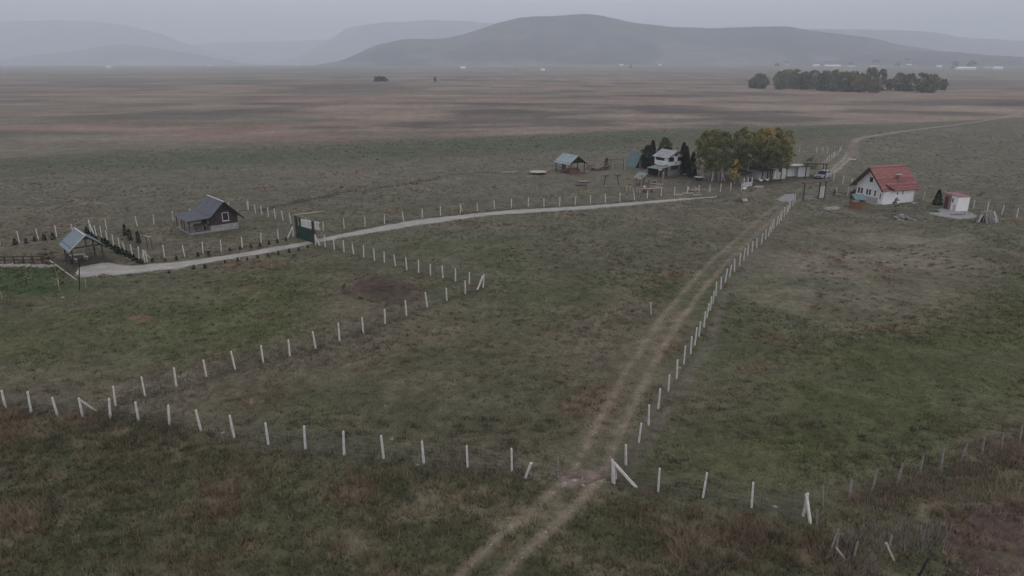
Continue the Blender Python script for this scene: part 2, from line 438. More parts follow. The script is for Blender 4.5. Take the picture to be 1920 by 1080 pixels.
    for pl, cl, kk in moor_marks: moor = lerp(moor, np.array(cl), kk * (1 - sstep(-6, 8, poly_sd(x + 30 * (b2 - .5), y + 26 * (b1 - .5), pl))) * (0.45 + 0.8 * fbm(x * 0.05, y * 0.09, 119)))
    far = lerp(moor, np.array([0.105, 0.110, 0.075]), sstep(700, 1500, y) * sstep(0.42, 0.6, fbm(x * 0.002, y * 0.004, 107)))
    c = lerp(c, far, w)
    hgrass = np.where(w > 0.5, 0.2, hgrass)
    c = c * (0.84 + 0.32 * n3)[..., None]
    lum = c.mean(-1, keepdims=True)
    c = (c * 0.90 + lum * 0.10) * np.array([1.26, 1.215, 1.12])
    hgrass = np.where(w > 0.3, 0.0, hgrass)
    return c, hgrass

# ground sheet: fine near the camera, coarser towards the horizon
ys = [4.0]
while ys[-1] < 11300:
    d = max(ys[-1], 1); ys.append(d + max(0.42, d * d / (22 * 693) * 0.75) if d < 1500 else d * 1.06)
xs = [0.0]
while xs[-1] < 9600:
    x_ = xs[-1]; xs.append(x_ + (0.5 if x_ < 85 else min(0.5 + (x_ - 85) * 0.016, 400)))
xs = np.array([-v for v in xs[:0:-1]] + xs); ys = np.array([-250, -120, -50, -15] + ys)
XX, YY = np.meshgrid(xs, ys)
gx, gy = XX.ravel(), YY.ravel()
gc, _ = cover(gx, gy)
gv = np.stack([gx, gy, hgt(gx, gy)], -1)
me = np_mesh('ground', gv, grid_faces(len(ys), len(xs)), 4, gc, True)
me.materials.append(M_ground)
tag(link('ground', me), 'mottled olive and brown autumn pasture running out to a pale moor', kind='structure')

# ------------------------------------------------------------------ sheets laid on the ground
def resample(pts, n):
    pts = np.array(pts, float); d = np.r_[0, np.cumsum(np.hypot(*np.diff(pts, axis=0).T))]
    t = np.linspace(0, d[-1], n)
    return np.stack([np.interp(t, d, pts[:, 0]), np.interp(t, d, pts[:, 1])], -1)

def ribbon(name, left, right, n, k, lift, m=None, tintf=None, ragged=0.0, kind='structure', label=None, crown=0.0):
    L = resample(left, n); R = resample(right, n)
    t = np.linspace(0, 1, k)[None, :, None]
    P = L[:, None, :] * (1 - t) + R[:, None, :] * t
    if ragged:
        wv = R - L; wl = np.hypot(wv[:, 0], wv[:, 1])[:, None] + 1e-6; u = wv / wl
        P[:, 0] += u * (fbm(L[:, 0] * 0.9, L[:, 1] * 0.9, 5)[:, None] - 0.5) * 2 * ragged
        P[:, -1] += u * (fbm(R[:, 0] * 0.9, R[:, 1] * 0.9, 6)[:, None] - 0.5) * 2 * ragged
    x, y = P[..., 0].ravel(), P[..., 1].ravel()
    tt = np.broadcast_to(np.linspace(0, 1, k)[None, :], (n, k)).ravel()
    z = hgt(x, y) + lift + crown * (1 - (2 * tt - 1) ** 2)
    tint = tintf(x, y, tt) if tintf else None
    me = np_mesh(name, np.stack([x, y, z], -1), grid_faces(n, k), 4, tint, True)
    me.materials.append(m or M_ground)
    return tag(link(name, me), label, kind=kind)

def patch(name, poly, lift, m, ragged=0.15, rough=0.0, label=None, n=40, rings=8, soil=None, grassy=0.3):
    """closed patch of soil, gravel or concrete lying on the ground"""
    p = resample(list(poly) + [poly[0]], n + 1)[:-1]
    c = p.mean(0)
    if ragged: p = c + (p - c) * (1 + ragged * (fbm(p[:, 0] * 1.3, p[:, 1] * 1.3, 12)[:, None] - 0.5) * 2)
    vs = [(c[0], c[1])]; 
    for r in range(1, rings + 1): vs += [tuple(c + (q - c) * r / rings) for q in p]
    vs = np.array(vs); fr = np.r_[0, np.repeat(np.arange(1, rings + 1) / rings, n)]
    z = hgt(vs[:, 0], vs[:, 1]) + lift * np.where(fr >= 1, 0.1, 1) + rough * (0.45 * vnoise(vs[:, 0] * 1.1, vs[:, 1] * 1.1, 4) + 0.35 * vnoise(vs[:, 0] * 2.6, vs[:, 1] * 2.6, 5) + 0.3 * vnoise(vs[:, 0] * 6, vs[:, 1] * 6, 6)) * (1 - fr ** 4)
    fs = [(0, 1 + i, 1 + (i + 1) % n) for i in range(n)]
    for r in range(rings - 1):
        a = 1 + r * n; b = a + n
        fs += [(a + i, b + i, b + (i + 1) % n, a + (i + 1) % n) for i in range(n)]
    me = bpy.data.meshes.new(name); me.from_pydata([(v[0], v[1], zz) for v, zz in zip(vs, z)], [], fs); me.materials.append(M_ground if soil else m)
    if soil:        # turned earth with grass growing in from its ragged edge
        base, _ = cover(vs[:, 0], vs[:, 1])
        nz = fbm(vs[:, 0] * 0.55, vs[:, 1] * 0.55, 44); w = np.clip(1 - sstep(0.72, 1.0, fr + 0.7 * (nz - 0.5)), 0, 1) * (1 - grassy * sstep(0.5, 0.62, fbm(vs[:, 0] * 0.8 + 4, vs[:, 1] * 0.8, 45)))
        sc_ = np.array(soil)[None, :] * (0.55 + 0.9 * fbm(vs[:, 0] * 1.8, vs[:, 1] * 1.8, 46))[:, None]
        col = np.ones((len(vs), 4), np.float32); col[:, :3] = lerp(base, sc_, w * 0.92)
        me.attributes.new('tint', 'FLOAT_COLOR', 'POINT').data.foreach_set('color', col.ravel())
    if rough: me.shade_smooth()
    return tag(link(name, me), label, kind='structure')

# gravel drive
drive_top = [(148.7, 500.4), (170.7, 496.5), (192.8, 493.6), (209.6, 493.6), (226.5, 496.5), (248.5, 498.4), (274.5, 496.5), (300, 494), (370.8, 487), (441.7, 476.4), (512.5, 464), (565.6, 455), (599, 448), (640, 439), (680, 431.5), (723.7, 422.7), (767.5, 414.7), (825.8, 407.4), (884, 400.8), (960, 393.8), (1020, 390.5), (1077, 387.6), (1148, 382.3), (1240, 375.2), (1300, 371), (1344, 368.5)]
drive_bot = [(141, 514.6), (157.8, 521), (177, 519), (192.8, 515), (209.6, 517), (248.5, 512.7), (274.5, 510), (300, 507.3), (335.4, 504.7), (370.8, 495.8), (441.7, 485.2), (512.5, 472.8), (583, 457.8), (599, 455), (640, 446), (680, 440), (738.3, 430.7), (782, 422.7), (825.8, 417.6), (869.6, 410.3), (913.3, 404.5), (960, 401.6), (1020, 397.5), (1089, 393), (1148, 388.5), (1240, 379.8), (1300, 374), (1344, 370)]
dT, dB = P2(drive_top), P2(drive_bot)
ribbon('gravel_drive', dT, dB, 420, 15, 0.03, M_drive, lambda x, y, t: (np.array([0.325, 0.300, 0.276])[None, :] * (0.80 + 0.34 * fbm(x * 0.8, y * 0.8, 33) + 0.10 * np.exp(-((np.abs(t - 0.5) - 0.2) / 0.07) ** 2) - 0.34 * sstep(0.66, 1.0, np.abs(t - 0.5) * 2) * fbm(x * 1.5, y * 1.5, 34))[:, None]), ragged=0.42, label='pale grey gravel drive curving from the pavilion through the green gate', crown=0.03)
drive_poly = dT + dB[::-1]

# two-rut dirt track
def track(name, centre, half, rut, lift, strength, label, n=420, soil=(0.178, 0.146, 0.110), mid=0.14):
    c = resample(P2(centre), n)
    for _ in range(12): c[1:-1] = (c[:-2] + c[1:-1] * 2 + c[2:]) / 4
    tg = np.gradient(c, axis=0); tg /= np.hypot(tg[:, 0], tg[:, 1])[:, None]
    nr = np.stack([-tg[:, 1], tg[:, 0]], -1)
    L = c + nr * half; R = c - nr * half
    soil = np.array(soil)
    def tf(x, y, t):
        base, _ = cover(x, y)
        s = (t - 0.5) * 2 * half
        wob = (fbm(x * 0.25, y * 0.25, 13, 3) - 0.5) * 0.36
        w = np.exp(-((np.abs(s + wob) - rut) / 0.25) ** 2) + mid * np.exp(-(s / (rut * 1.7)) ** 4)
        w *= (0.42 + 1.1 * fbm(x * 0.55, y * 0.55, 14)) * strength * np.where(s < 0, 0.85, 1.0) * (1 - 0.35 * sstep(60, 95, y))
        w *= 1 - sstep(0.75, 1.0, np.abs(t - 0.5) * 2)
        sc = soil[None, :] * (0.8 + 0.5 * fbm(x * 1.2, y * 1.2, 15))[:, None]
        return lerp(base, sc, np.clip(w, 0, 0.95))
    ribbon(name, L, R, n, 27, lift, None, tf, label=label)
    return c
tr = track('dirt_track', [(880, 1110), (912, 1068), (960, 1020), (1018, 972), (1065, 930), (1100, 895), (1122, 838), (1165, 755), (1212, 672), (1246, 615), (1290, 556), (1345, 494), (1395, 448), (1437, 410), (1470, 385), (1500, 368)], 2.6, 0.82, 0.012, 1.0, 'two-rut brown dirt track running up beside the long row of posts')
tr2 = track('dirt_track', [(1556, 326), (1572, 312), (1586, 300), (1594, 288), (1600, 275), (1604, 262), (1625, 257), (1690, 247), (1760, 238), (1830, 229), (1880, 221), (1915, 212)], 2.2, 0.6, 0.06, 1.3, 'far dirt track leading past the red-roofed house across the plain', n=260, soil=(0.27, 0.225, 0.19), mid=0.6)
patch('bare_soil', P2([(1584, 296), (1590, 275), (1600, 262), (1612, 262), (1611, 280), (1612, 295), (1600, 300)]), 0.07, mat('pink_soil', (0.165, 0.128, 0.110), 1, 0.25, 0.4), 0.35, label='bare pinkish earth patch on the far track')
patch('bare_soil', P2([(1040, 893), (1062, 884), (1100, 880), (1138, 884), (1145, 893), (1110, 905), (1070, 912), (1048, 906)]), 0.03, None, 0.2, 0.03, 'reddish trampled earth at the track gap', 80, 16, soil=(0.175, 0.130, 0.108), grassy=0.3)
# trodden strip along the right of the long row of posts
strip_c = [(1175, 872), (1235, 770), (1290, 690), (1322, 640), (1340, 580), (1362, 540), (1400, 490), (1440, 452), (1480, 410), (1500, 385)]
ribbon('worn_strip', P2([(a - 4, b) for a, b in strip_c]), P2([(a + 30 * (1.1 - (872 - b) / 700), b + 4) for a, b in strip_c]), 240, 9, 0.018, None,
       lambda x, y, t: lerp(cover(x, y)[0], np.array([0.130, 0.108, 0.090]), np.clip((0.35 + 0.7 * fbm(x * 0.4, y * 0.4, 19)) * np.sin(np.pi * t) * 0.9, 0, 1)),
       label='strip of trodden pale earth along the long row of posts')
patch('vegetable_plot', P2([(632, 541), (690, 513), (722, 518), (800, 541), (812, 553), (745, 580), (700, 572), (640, 551)]), 0.03, M_soil, 0.07, 0.5, 'dug dark earth plot inside the corner of the near enclosure', 150, 46, soil=(0.074, 0.053, 0.044), grassy=0.35)
patch('earth_patch', P2([(232, 600), (240, 592), (268, 588), (298, 594), (296, 602), (262, 606)]), 0.02, M_redsoil, 0.2, 0.10, 'small reddish bare earth patch in the left pasture', 60, 14, soil=(0.150, 0.092, 0.074))
patch('earth_bank', P2([(1745, 1030), (1780, 980), (1840, 940), (1920, 915), (2100, 900), (2130, 1140), (1810, 1140)]), 0.03, mat('dark_red_soil', (0.078, 0.055, 0.050), 1.0, 0.3, 1.1, 1.0, rgb2=(0.040, 0.030, 0.028)), 0.08, 0.35, 'dark red-brown turned earth at the right edge', 150, 46, soil=(0.098, 0.066, 0.056), grassy=0.6)
patch('concrete_pad', P2([(1452, 375), (1472, 364.5), (1489, 363), (1493, 375), (1478, 379)]), 0.06, M_slab, 0.02, label='grey concrete pad at the top of the row of posts')
patch('concrete_pad', P2([(1543, 390), (1556, 387.5), (1570, 387), (1577, 390), (1566, 394), (1556, 395)]), 0.06, M_slab, 0.02, label='small pale concrete pad in front of the well')
patch('concrete_apron', P2([(1740, 400), (1757, 394), (1765, 390.5), (1818, 397), (1836, 405), (1822, 409.5), (1798, 411), (1770, 407)]), 0.08, M_slab, 0.02, label='broad concrete apron in front of the small white shed')
patch('pale_ground', P2([(1412, 350), (1420, 347.5), (1434, 348.5), (1430, 352), (1418, 352)]), 0.03, M_gravel, 0.05, label='pale worn patch of ground before the white outbuilding')

# ------------------------------------------------------------------ grass
NOGRASS = []

def tufts(n, dmin, dmax, size, power, seed, fade):
    r = np.random.default_rng(seed)
    u = r.random(n)
    d = (dmin ** power + u * (dmax ** power - dmin ** power)) ** (1 / power)
    half = 0.80 * (d * CP + 8) 
    x = (r.random(n) * 2 - 1) * half
    y = d
    col, hg = cover(x, y)
    keep = (hg > 0.01) & (r.random(n) < sstep(fade[0], fade[1], d) * (1 - sstep(fade[2], fade[3], d)))
    keep &= poly_sd(x, y, drive_poly) > -0.12 + 0.22 * np.abs(r.normal(size=n)) - 0.25 * (fbm(x * 0.7, y * 0.7, 77) > 0.58)
    for tc in (tr, tr2):
        ld = line_d(x, y, tc[::6]); keep &= ~((np.abs(ld - 0.8) < 0.36) & (r.random(n) < 0.93)) & ~((ld < 1.2) & (r.random(n) < 0.35))
    veg = P2([(640, 543), (700, 515), (800, 545), (745, 577)]); keep &= poly_sd(x, y, veg) > 0
    for b in NOGRASS: keep &= poly_sd(x, y, b) > 0.05
    x, y, col, hg = x[keep], y[keep], col[keep], hg[keep]; n = len(x)
    B = 6
    hh = hg * size * (0.6 + 0.8 * r.random(n))
    wv = 0.5 + 0.5 * r.random(n)
    ang = r.random((n, B)) * 2 * np.pi
    rad = (0.04 + 0.16 * r.random((n, B))) * size
    bx = x[:, None] + np.cos(ang) * rad; by = y[:, None] + np.sin(ang) * rad
    bz = hgt(bx, by) - 0.01
    a2 = ang + np.pi / 2 + r.normal(0, 0.5, (n, B))
    w = (0.016 + 0.022 * r.random((n, B))) * size * wv[:, None] + 0.00022 * y[:, None]
    tip_h = hh[:, None] * (0.6 + 0.6 * r.random((n, B)))
    lean = tip_h * (0.3 + 0.7 * r.random((n, B)))
    dx, dy = np.cos(a2) * w, np.sin(a2) * w
    v = np.empty((n, B, 3, 3))
    v[..., 0, :] = np.stack([bx - dx, by - dy, bz], -1); v[..., 1, :] = np.stack([bx + dx, by + dy, bz], -1)
    v[..., 2, :] = np.stack([bx + np.cos(ang) * lean, by + np.sin(ang) * lean, bz + tip_h], -1)
    dryf = (r.random((n, B)) < 0.12)[..., None]
    c = col[:, None, :] * (0.88 + 0.5 * r.random((n, B)))[..., None]
    c = np.where(dryf, c * 0.75 + np.array([0.16, 0.135, 0.09]) * 0.35, c)
    c = np.repeat(c[:, :, None, :], 3, 2)
    return v.reshape(-1, 3), c.reshape(-1, 3)


# ------------------------------------------------------------------ hills
def hills(label, sky, D, depth, tint, seed, rough=0.10):
    pts = []
    for px, py in sky:
        a = (px - 960) / F; b = -(py - 540) / F
        dy = CP + b * SP; t = D / dy
        pts.append((a * t, H + t * (-SP + b * CP)))
    pts = np.array(pts); n = 220
    x = np.linspace(pts[0, 0], pts[-1, 0], n)
    # smooth interpolation of the skyline
    z = np.interp(x, pts[:, 0], pts[:, 1])
    k = np.ones(7) / 7; z = np.convolve(np.pad(z, 3, mode='edge'), k, 'valid')
    J = 40; t = np.linspace(-1, 1, J)
    X = np.broadcast_to(x[:, None], (n, J)).copy(); Y = D + t[None, :] * depth * np.ones((n, 1))
    prof = np.where(t <= 0, (1 + t), (1 - t)); prof = prof ** 1.15
    base = hgt(X, Y) - 3
    Z = base + (z[:, None] + 3 - base) * prof[None, :]
    amp = np.maximum(z[:, None], 8) * rough
    Z += amp * (fbm(X / depth * 5, Y / depth * 5, seed, 5) - 0.5) * 2 * (np.sin(np.pi * prof) * 0.9 + 0.05)[None, :]
    Z += 2.0 * (vnoise(X / 14, Y / 14, seed + 3) - 0.5) * (prof > 0.1)
    c = np.array(tint)[None, None, :] * (0.7 + 0.6 * fbm(X / 120, Y / 200, seed + 7))[..., None]
    # open meadows on the lower slopes
    mead = sstep(0.48, 0.60, fbm(X / 260, Y / 300, seed + 9)) * (1 - 0.75 * sstep(0.2, 0.7, prof))[None, :]
    c = lerp(c, np.array([0.13, 0.125, 0.09]), mead)
    Yw = Y + (fbm(X / 300, Y / 300, seed + 1) - 0.5) * depth * 0.3
    me = np_mesh('hills', np.stack([X, Yw, Z], -1).reshape(-1, 3), grid_faces(n, J), 4, c.reshape(-1, 3), True)
    me.materials.append(M_hill)
    return tag(link('hills', me), label, kind='structure')

forest = (0.050, 0.055, 0.045)
hills('broad dark wooded hill behind the plain', [(590, 125), (640, 116), (665, 104), (700, 85), (760, 72), (830, 73), (880, 62), (930, 42), (975, 32), (1040, 29), (1100, 24), (1140, 30), (1200, 42), (1260, 50), (1330, 52), (1400, 50), (1460, 49), (1500, 55), (1560, 63), (1620, 70), (1680, 84), (1740, 93), (1800, 101), (1900, 110), (2000, 118)], 3700, 620, forest, 3)
hills('hazy second ridge at the right', [(1180, 110), (1260, 60), (1440, 52), (1560, 54), (1640, 54), (1700, 56), (1760, 62), (1800, 70), (1860, 72), (1920, 77), (2100, 80), (2400, 95), (2700, 118)], 6400, 800, forest, 13)
hills('low brownish hill behind the right village', [(1480, 122), (1560, 115), (1640, 101), (1700, 97), (1800, 98), (1850, 104), (1920, 108), (2000, 109), (2200, 112), (2400, 118)], 2900, 420, (0.085, 0.078, 0.06), 23, 0.05)
hills('low blue-grey hill at the left', [(-60, 122), (60, 104), (150, 95), (220, 83), (260, 84), (330, 95), (400, 108), (470, 122)], 6300, 600, forest, 33)
hills('faint far mountain at the left', [(-900, 100), (-600, 60), (-300, 50), (0, 40), (90, 36), (180, 38), (230, 45), (290, 58), (340, 78), (400, 98), (460, 112), (520, 122)], 8900, 900, forest, 43)
hills('faint far ridge in the middle', [(480, 124), (560, 106), (620, 75), (650, 50), (720, 40), (800, 36), (880, 38), (960, 45), (1060, 60), (1200, 90), (1300, 115)], 8300, 800, forest, 53)
hills('faintest ridge closing the valley', [(150, 120), (250, 92), (400, 80), (560, 76), (680, 70), (760, 90), (820, 120)], 10300, 500, forest, 63)

# ------------------------------------------------------------------ fences
def post_mesh(h, w0, w1, bevel=True):
    b = MB(); a = w0 / 2; c = w1 / 2
    b.add([(-a, -a, -0.3), (a, -a, -0.3), (a, a, -0.3), (-a, a, -0.3), (-c, -c, h - 0.04), (c, -c, h - 0.04), (c, c, h - 0.04), (-c, c, h - 0.04),
           (-c * .6, -c * .6, h), (c * .6, -c * .6, h), (c * .6, c * .6, h), (-c * .6, c * .6, h)],
          [(0, 1, 5, 4), (1, 2, 6, 5), (2, 3, 7, 6), (3, 0, 4, 7), (4, 5, 9, 8), (5, 6, 10, 9), (6, 7, 11, 10), (7, 4, 8, 11), (8, 9, 10, 11), (3, 2, 1, 0)])
    return b
PM_conc = post_mesh(1.46, 0.118, 0.092).mesh('post'); PM_conc.materials.append(M_concrete)
PM_wood = post_mesh(1.15, 0.09, 0.075).mesh('stake'); PM_wood.materials.append(M_postwood)
PM_grey = post_mesh(1.3, 0.10, 0.085).mesh('stake'); PM_grey.materials.append(M_greywood)

def fence(label, pts, braces=(), pm=PM_conc, hgt_=1.4, wire=True, seed=1, tilt=0.042, rows=6, hscale=None, gaps=()):
    r = random.Random(seed)
    P = [at(*p) for p in pts]
    o = thing('fence', label, 'fence', P[0])
    for i, p in enumerate(P):
        c = link('post', pm, o); c.location = p - P[0]
        c.rotation_euler = (r.gauss(0, tilt), r.gauss(0, tilt), r.uniform(-0.2, 0.2) + math.atan2(P[-1].y - P[0].y, P[-1].x - P[0].x))
        s = r.uniform(0.92, 1.06) * (hscale[i] if hscale else 1)
        c.scale = (1, 1, s)
    for (i, foot) in braces:
        f = at(*foot); top = P[i] + Vector((0, 0, 1.28))
        b = MB().beam(f - P[0] + Vector((0, 0, -0.05)), top - P[0], 0.12)
        b.build('brace', M_concrete, o)
    if wire:
        w = MB()
        for i in range(len(P) - 1):
            if i in gaps: continue
            a, b2 = P[i] - P[0], P[i + 1] - P[0]
            for k in range(rows):
                z = 0.12 + (hgt_ - 0.2) * k / (rows - 1)
                q = [a + Vector((0, 0, z)), b2 + Vector((0, 0, z))]
                mid = (q[0] + q[1]) / 2 - Vector((0, 0, 0.03))
                w.tube(q[0], mid, 0.0028, n=3); w.tube(mid, q[1], 0.0028, n=3)
            L = (b2 - a).length; m_ = max(3, int(L / 0.3))
            if rows > 3:
                for k in range(m_):
                    t0 = a.lerp(b2, k / m_); t1 = a.lerp(b2, min(1, (k + 1.5) / m_)); tm = a.lerp(b2, max(0, (k - 1.5) / m_))
                    w.tube(t0 + Vector((0, 0, 0.1)), t1 + Vector((0, 0, hgt_ - 0.06)), 0.0022, n=3)
                    w.tube(t0 + Vector((0, 0, 0.1)), tm + Vector((0, 0, hgt_ - 0.06)), 0.0022, n=3)
        w.build('wire_mesh', M_wire, o)
    return o

fence('white concrete post fence across the foreground, from the left edge to the track gap', [(-60, 757), (-30, 762), (11, 767), (59, 774), (108, 780), (155.5, 782), (207.5, 785.5), (260, 789), (318, 798), (377, 808), (439.5, 820.7), (503.4, 833), (572.7, 842), (645.4, 852.8), (719.4, 859), (794.7, 867.6), (876.9, 876), (960, 883)], [(5, (181, 770))], seed=2)
fence('diagonal white post fence from the left foreground up to the enclosure corner', [(216.7, 761.4), (272.2, 743.3), (330.6, 723.9), (387, 705.8), (440.8, 692.4), (493.7, 680.6), (543.7, 669), (592, 653.5), (636.6, 638.7), (681, 623.6), (722, 607.4), (762, 591.6), (801.2, 576.5), (837.7, 563.7), (872.5, 551.2)], seed=3)
fence('white post fence from the green gate down to the enclosure corner', [(592, 459.6), (610, 463), (627, 468), (645, 473), (663.3, 477.5), (681.9, 483), (702.3, 489), (720.8, 493.3), (741.7, 500), (763, 506.5), (785, 511), (807.3, 517), (830.4, 521.7), (854, 527.3), (880, 534.2), (905.8, 539.6)], [(0, (599.6, 459.8)), (15, (894.8, 543.3))], seed=4)
D_row = [(1149, 905.5), (1173.6, 872.5), (1197.8, 830), (1216, 797.5), (1234, 767), (1253, 734.8), (1268.5, 710), (1282.2, 683), (1294.8, 663.7), (1302.6, 647.4), (1310.4, 630.7), (1319.6, 613.7), (1325.2, 596), (1331.5, 583), (1336.7, 570), (1341.9, 555), (1351, 543), (1359.6, 529.6), (1367.4, 520), (1377, 509.6), (1386.3, 498.5), (1394.4, 488.5), (1401.9, 480), (1410, 472.6), (1418.9, 464.8), (1427.4, 457.8), (1435.6, 450.4), (1440.7, 443), (1446, 436.3), (1450.7, 429.6), (1456, 423.3), (1460.4, 419.3), (1465.2, 414), (1470, 407.5), (1474.4, 402.6), (1477.8, 398), (1481, 392), (1486.3, 386), (1490.4, 379.3)]
fence('long white post fence climbing beside the dirt track to the concrete pad', D_row, [(0, (1193.9, 913.3)), (0, (1155, 898))], seed=5)
fence('short white post fence right of the track gap along the rough grass', [(1152, 907), (1234, 921), (1318, 933), (1409.2, 951), (1505.6, 967.5)], [(4, (1519.7, 981)), (4, (1512, 960))], seed=6)
fence('long white post fence along the far side of the gravel drive', [(606.3, 433), (645.6, 429.3), (684.8, 425), (721, 419.8), (756.9, 414.7), (792, 408.4), (826, 404.5), (863, 399.4), (895, 396.5), (927, 391.5), (959, 390), (990.3, 388), (1020, 387.3), (1049.3, 386.5), (1078.3, 384), (1107, 382.3), (1135, 380), (1162, 377.5), (1189.5, 374.8), (1213.5, 372.3), (1239.4, 368), (1264, 367), (1288, 365.3), (1310.4, 362.2), (1330.4, 360.4), (1350.5, 359.3), (1370, 357.3), (1390, 357.2)], [(7, (868, 398)), (27, (1393, 352))], seed=7)
fence('faint thin-stake fence along the back edge of the mown ground', [(474, 391.8), (528.7, 380.5), (581.4, 371.3), (630.4, 361), (677.4, 355.3), (722.8, 345), (763, 338), (805.3, 334), (843, 327.8), (889.4, 322), (921.5, 320.6), (971.4, 319.4), (1017, 318.5)], pm=PM_wood, seed=8, rows=3)
fence('white post fence running behind the left pavilion', [(-30, 461), (0, 458), (36.5, 454), (72, 448), (106.5, 444), (138, 440), (169, 432)], [(6, (175.5, 438))], seed=9)
fence('white post fence with a conifer hedge left of the dark cabin', [(169.5, 434), (181, 442), (190.5, 445.6), (202, 453), (213, 460), (224.8, 468), (235.5, 474), (248.4, 479.4), (260.6, 485), (271.5, 492)], [(9, (284.6, 485.7)), (9, (266.6, 489))], seed=10)
fence('white post fence across the grass behind the dark cabin', [(169, 431), (200.4, 430.7), (257.5, 423.8), (288.8, 419.8), (325, 414), (358, 408), (395, 402), (430, 397), (465, 393.9)], seed=11)
fence('white post fence between the dark cabin and the gravel drive', [(276, 491), (308.5, 482), (346.5, 481.7), (381, 476), (415, 471.4), (454.4, 464), (489.5, 456), (522, 449.8), (550, 443.6)], [(8, (539, 446))], seed=12)
fence('white post fence from behind the cabin to the green gate', [(466, 394), (479, 400), (490.7, 402.2), (503, 406.7), (516.5, 410), (530.7, 413.5), (545.6, 419), (561, 424), (574.7, 428)], seed=13)
fence('white post fence in front of the bare track behind the red-roofed house', [(1548.8, 338.5), (1562.5, 340.8), (1579.7, 344.3), (1596.3, 347.7)], seed=14)
fence('pair of white posts left of the red-roofed house', [(1567, 366.6), (1589, 366.6)], seed=15)
fence('white post fence stepping down behind the small white shed', [(1731, 374.5), (1778, 383), (1825, 391.2), (1851, 396), (1877.8, 402.5), (1906, 407.7), (1940, 414)], seed=16)
fence('dense white post row along the far track by the carport', [(1541, 314), (1545, 311), (1548, 308), (1551, 306), (1554.5, 303), (1558, 300), (1561, 298), (1563.5, 296.5), (1566, 295), (1569, 292), (1572, 290), (1575, 286.5), (1577.5, 283.5)], seed=17, rows=3)
fence('short far row of white posts across the field beyond the carport', [(1498.3, 286.4), (1531, 286.4), (1541.9, 286.4), (1551.6, 287.5)], seed=18, rows=3)
fence('old wooden stake fence along the weedy bank at the right', [(1542, 946.7), (1592, 935.6), (1634.7, 921.7), (1680.6, 910.6), (1723, 889.7), (1763.3, 881.4), (1799.7, 867.5), (1840, 855), (1876, 845), (1910.5, 835.6), (1950, 822)], pm=PM_grey, seed=19, tilt=0.07, rows=3, hscale=[.9, .9, 1.1, 1.1, .9, 1.05, 1, .9, 1, 1.1, 1])
fence('broken charred stake fence at the bottom right', [(1531.4, 996.7), (1554, 1041), (1566, 1043), (1598.6, 1053.6), (1659.7, 1046)], [], pm=PM_grey, seed=20, tilt=0.10, wire=False, hscale=[1.0, 1.15, .9, .95, 1.0])

def stray(name, label, cat, px, py, top, w=0.12, m=M_concrete, w2=None):
    p = at(px, py); t = atz(*top) - p
    o = MB().beam((0, 0, -0.1), tuple(t), w, w2 or w).build(name, m); o.location = p
    return tag(o, label, cat)
stray('post', 'leaning white concrete post left of the track gap', 'post', 982.8, 898, (996, 868, 1.3))
stray('post', 'thin dark stake beside the rubble at the track gap', 'post', 1047, 894.4, (1046.6, 857, 1.25), 0.08, M_greywood)
stray('post', 'lone white post standing in the open pasture left of the track', 'post', 1221, 589, (1220, 567, 1.3), 0.09)
stray('stake', 'half-burnt pole leaning left against the charred fence', 'stake', 1592, 1054, (1568, 1027, 0.7), 0.07, M_palewood)
stray('stake', 'half-burnt pole leaning on the last charred stake', 'stake', 1679, 1052, (1662, 1018, 1.1), 0.09, M_palewood)
stray('stake', 'charred stick slanting out of the dead weeds at the bottom edge', 'stake', 1722, 1080, (1741, 1046, 1.1), 0.07, M_black)
stray('post', 'dark thin lamp pole at the end of the gravel drive', 'pole', 148.6, 544, (148.4, 490, 3.2), 0.07, M_black)
stray('post', 'short pale stake beside the dark pole', 'post', 161.5, 540, (159.5, 524, 1.0), 0.06, M_palewood)
stray('pole', 'long yellowish pole slanting over the lawn edge', 'pole', 147, 526, (93, 488, 0.9), 0.09, M_palewood)


# ------------------------------------------------------------------ building pieces
def rot2(th): return math.cos(th), math.sin(th)

def local_poly(root, pts):
    c, s = rot2(root.rotation_euler[2])
    return [(root.location.x + c * x - s * y, root.location.y + s * x + c * y) for x, y in pts]

def opening(name, parent, face, a0, a1, z0, z1, off, frame=0.07, fm=None, pm=None, sill=True, bars=0):
    """window or door set on a wall plane. face: ('x', const, sign) or ('y', const, sign); a is the other horizontal axis"""
    fm = fm or M_whitepaint; pm = pm or M_glass
    ax, cst, sg = face
    def bx(mb, a_, b_, zl, zh, d0, d1):
        lo, hi = sorted((cst + sg * d0, cst + sg * d1))
        if ax == 'x': mb.box(lo, a_, zl, hi, b_, zh)
        else: mb.box(a_, lo, zl, b_, hi, zh)
    fr = MB()
    bx(fr, a0, a1, z0, z0 + frame, -0.02, off); bx(fr, a0, a1, z1 - frame, z1, -0.02, off)
    bx(fr, a0, a0 + frame, z0 + frame, z1 - frame, -0.02, off); bx(fr, a1 - frame, a1, z0 + frame, z1 - frame, -0.02, off)
    for k in range(bars):
        t = a0 + (a1 - a0) * (k + 1) / (bars + 1); bx(fr, t - frame / 2, t + frame / 2, z0 + frame, z1 - frame, -0.02, off)
    o = fr.build(name, fm, parent)
    p = MB(); bx(p, a0 + frame, a1 - frame, z0 + frame, z1 - frame, 0.004, off * 0.4); p.build('pane' if name == 'window' else 'leaf', pm, o)
    if sill and name == 'window':
        s_ = MB(); bx(s_, a0 - 0.06, a1 + 0.06, z0 - 0.05, z0 - 0.003, -0.02, off + 0.06); s_.build('sill', fm, o)
    return o

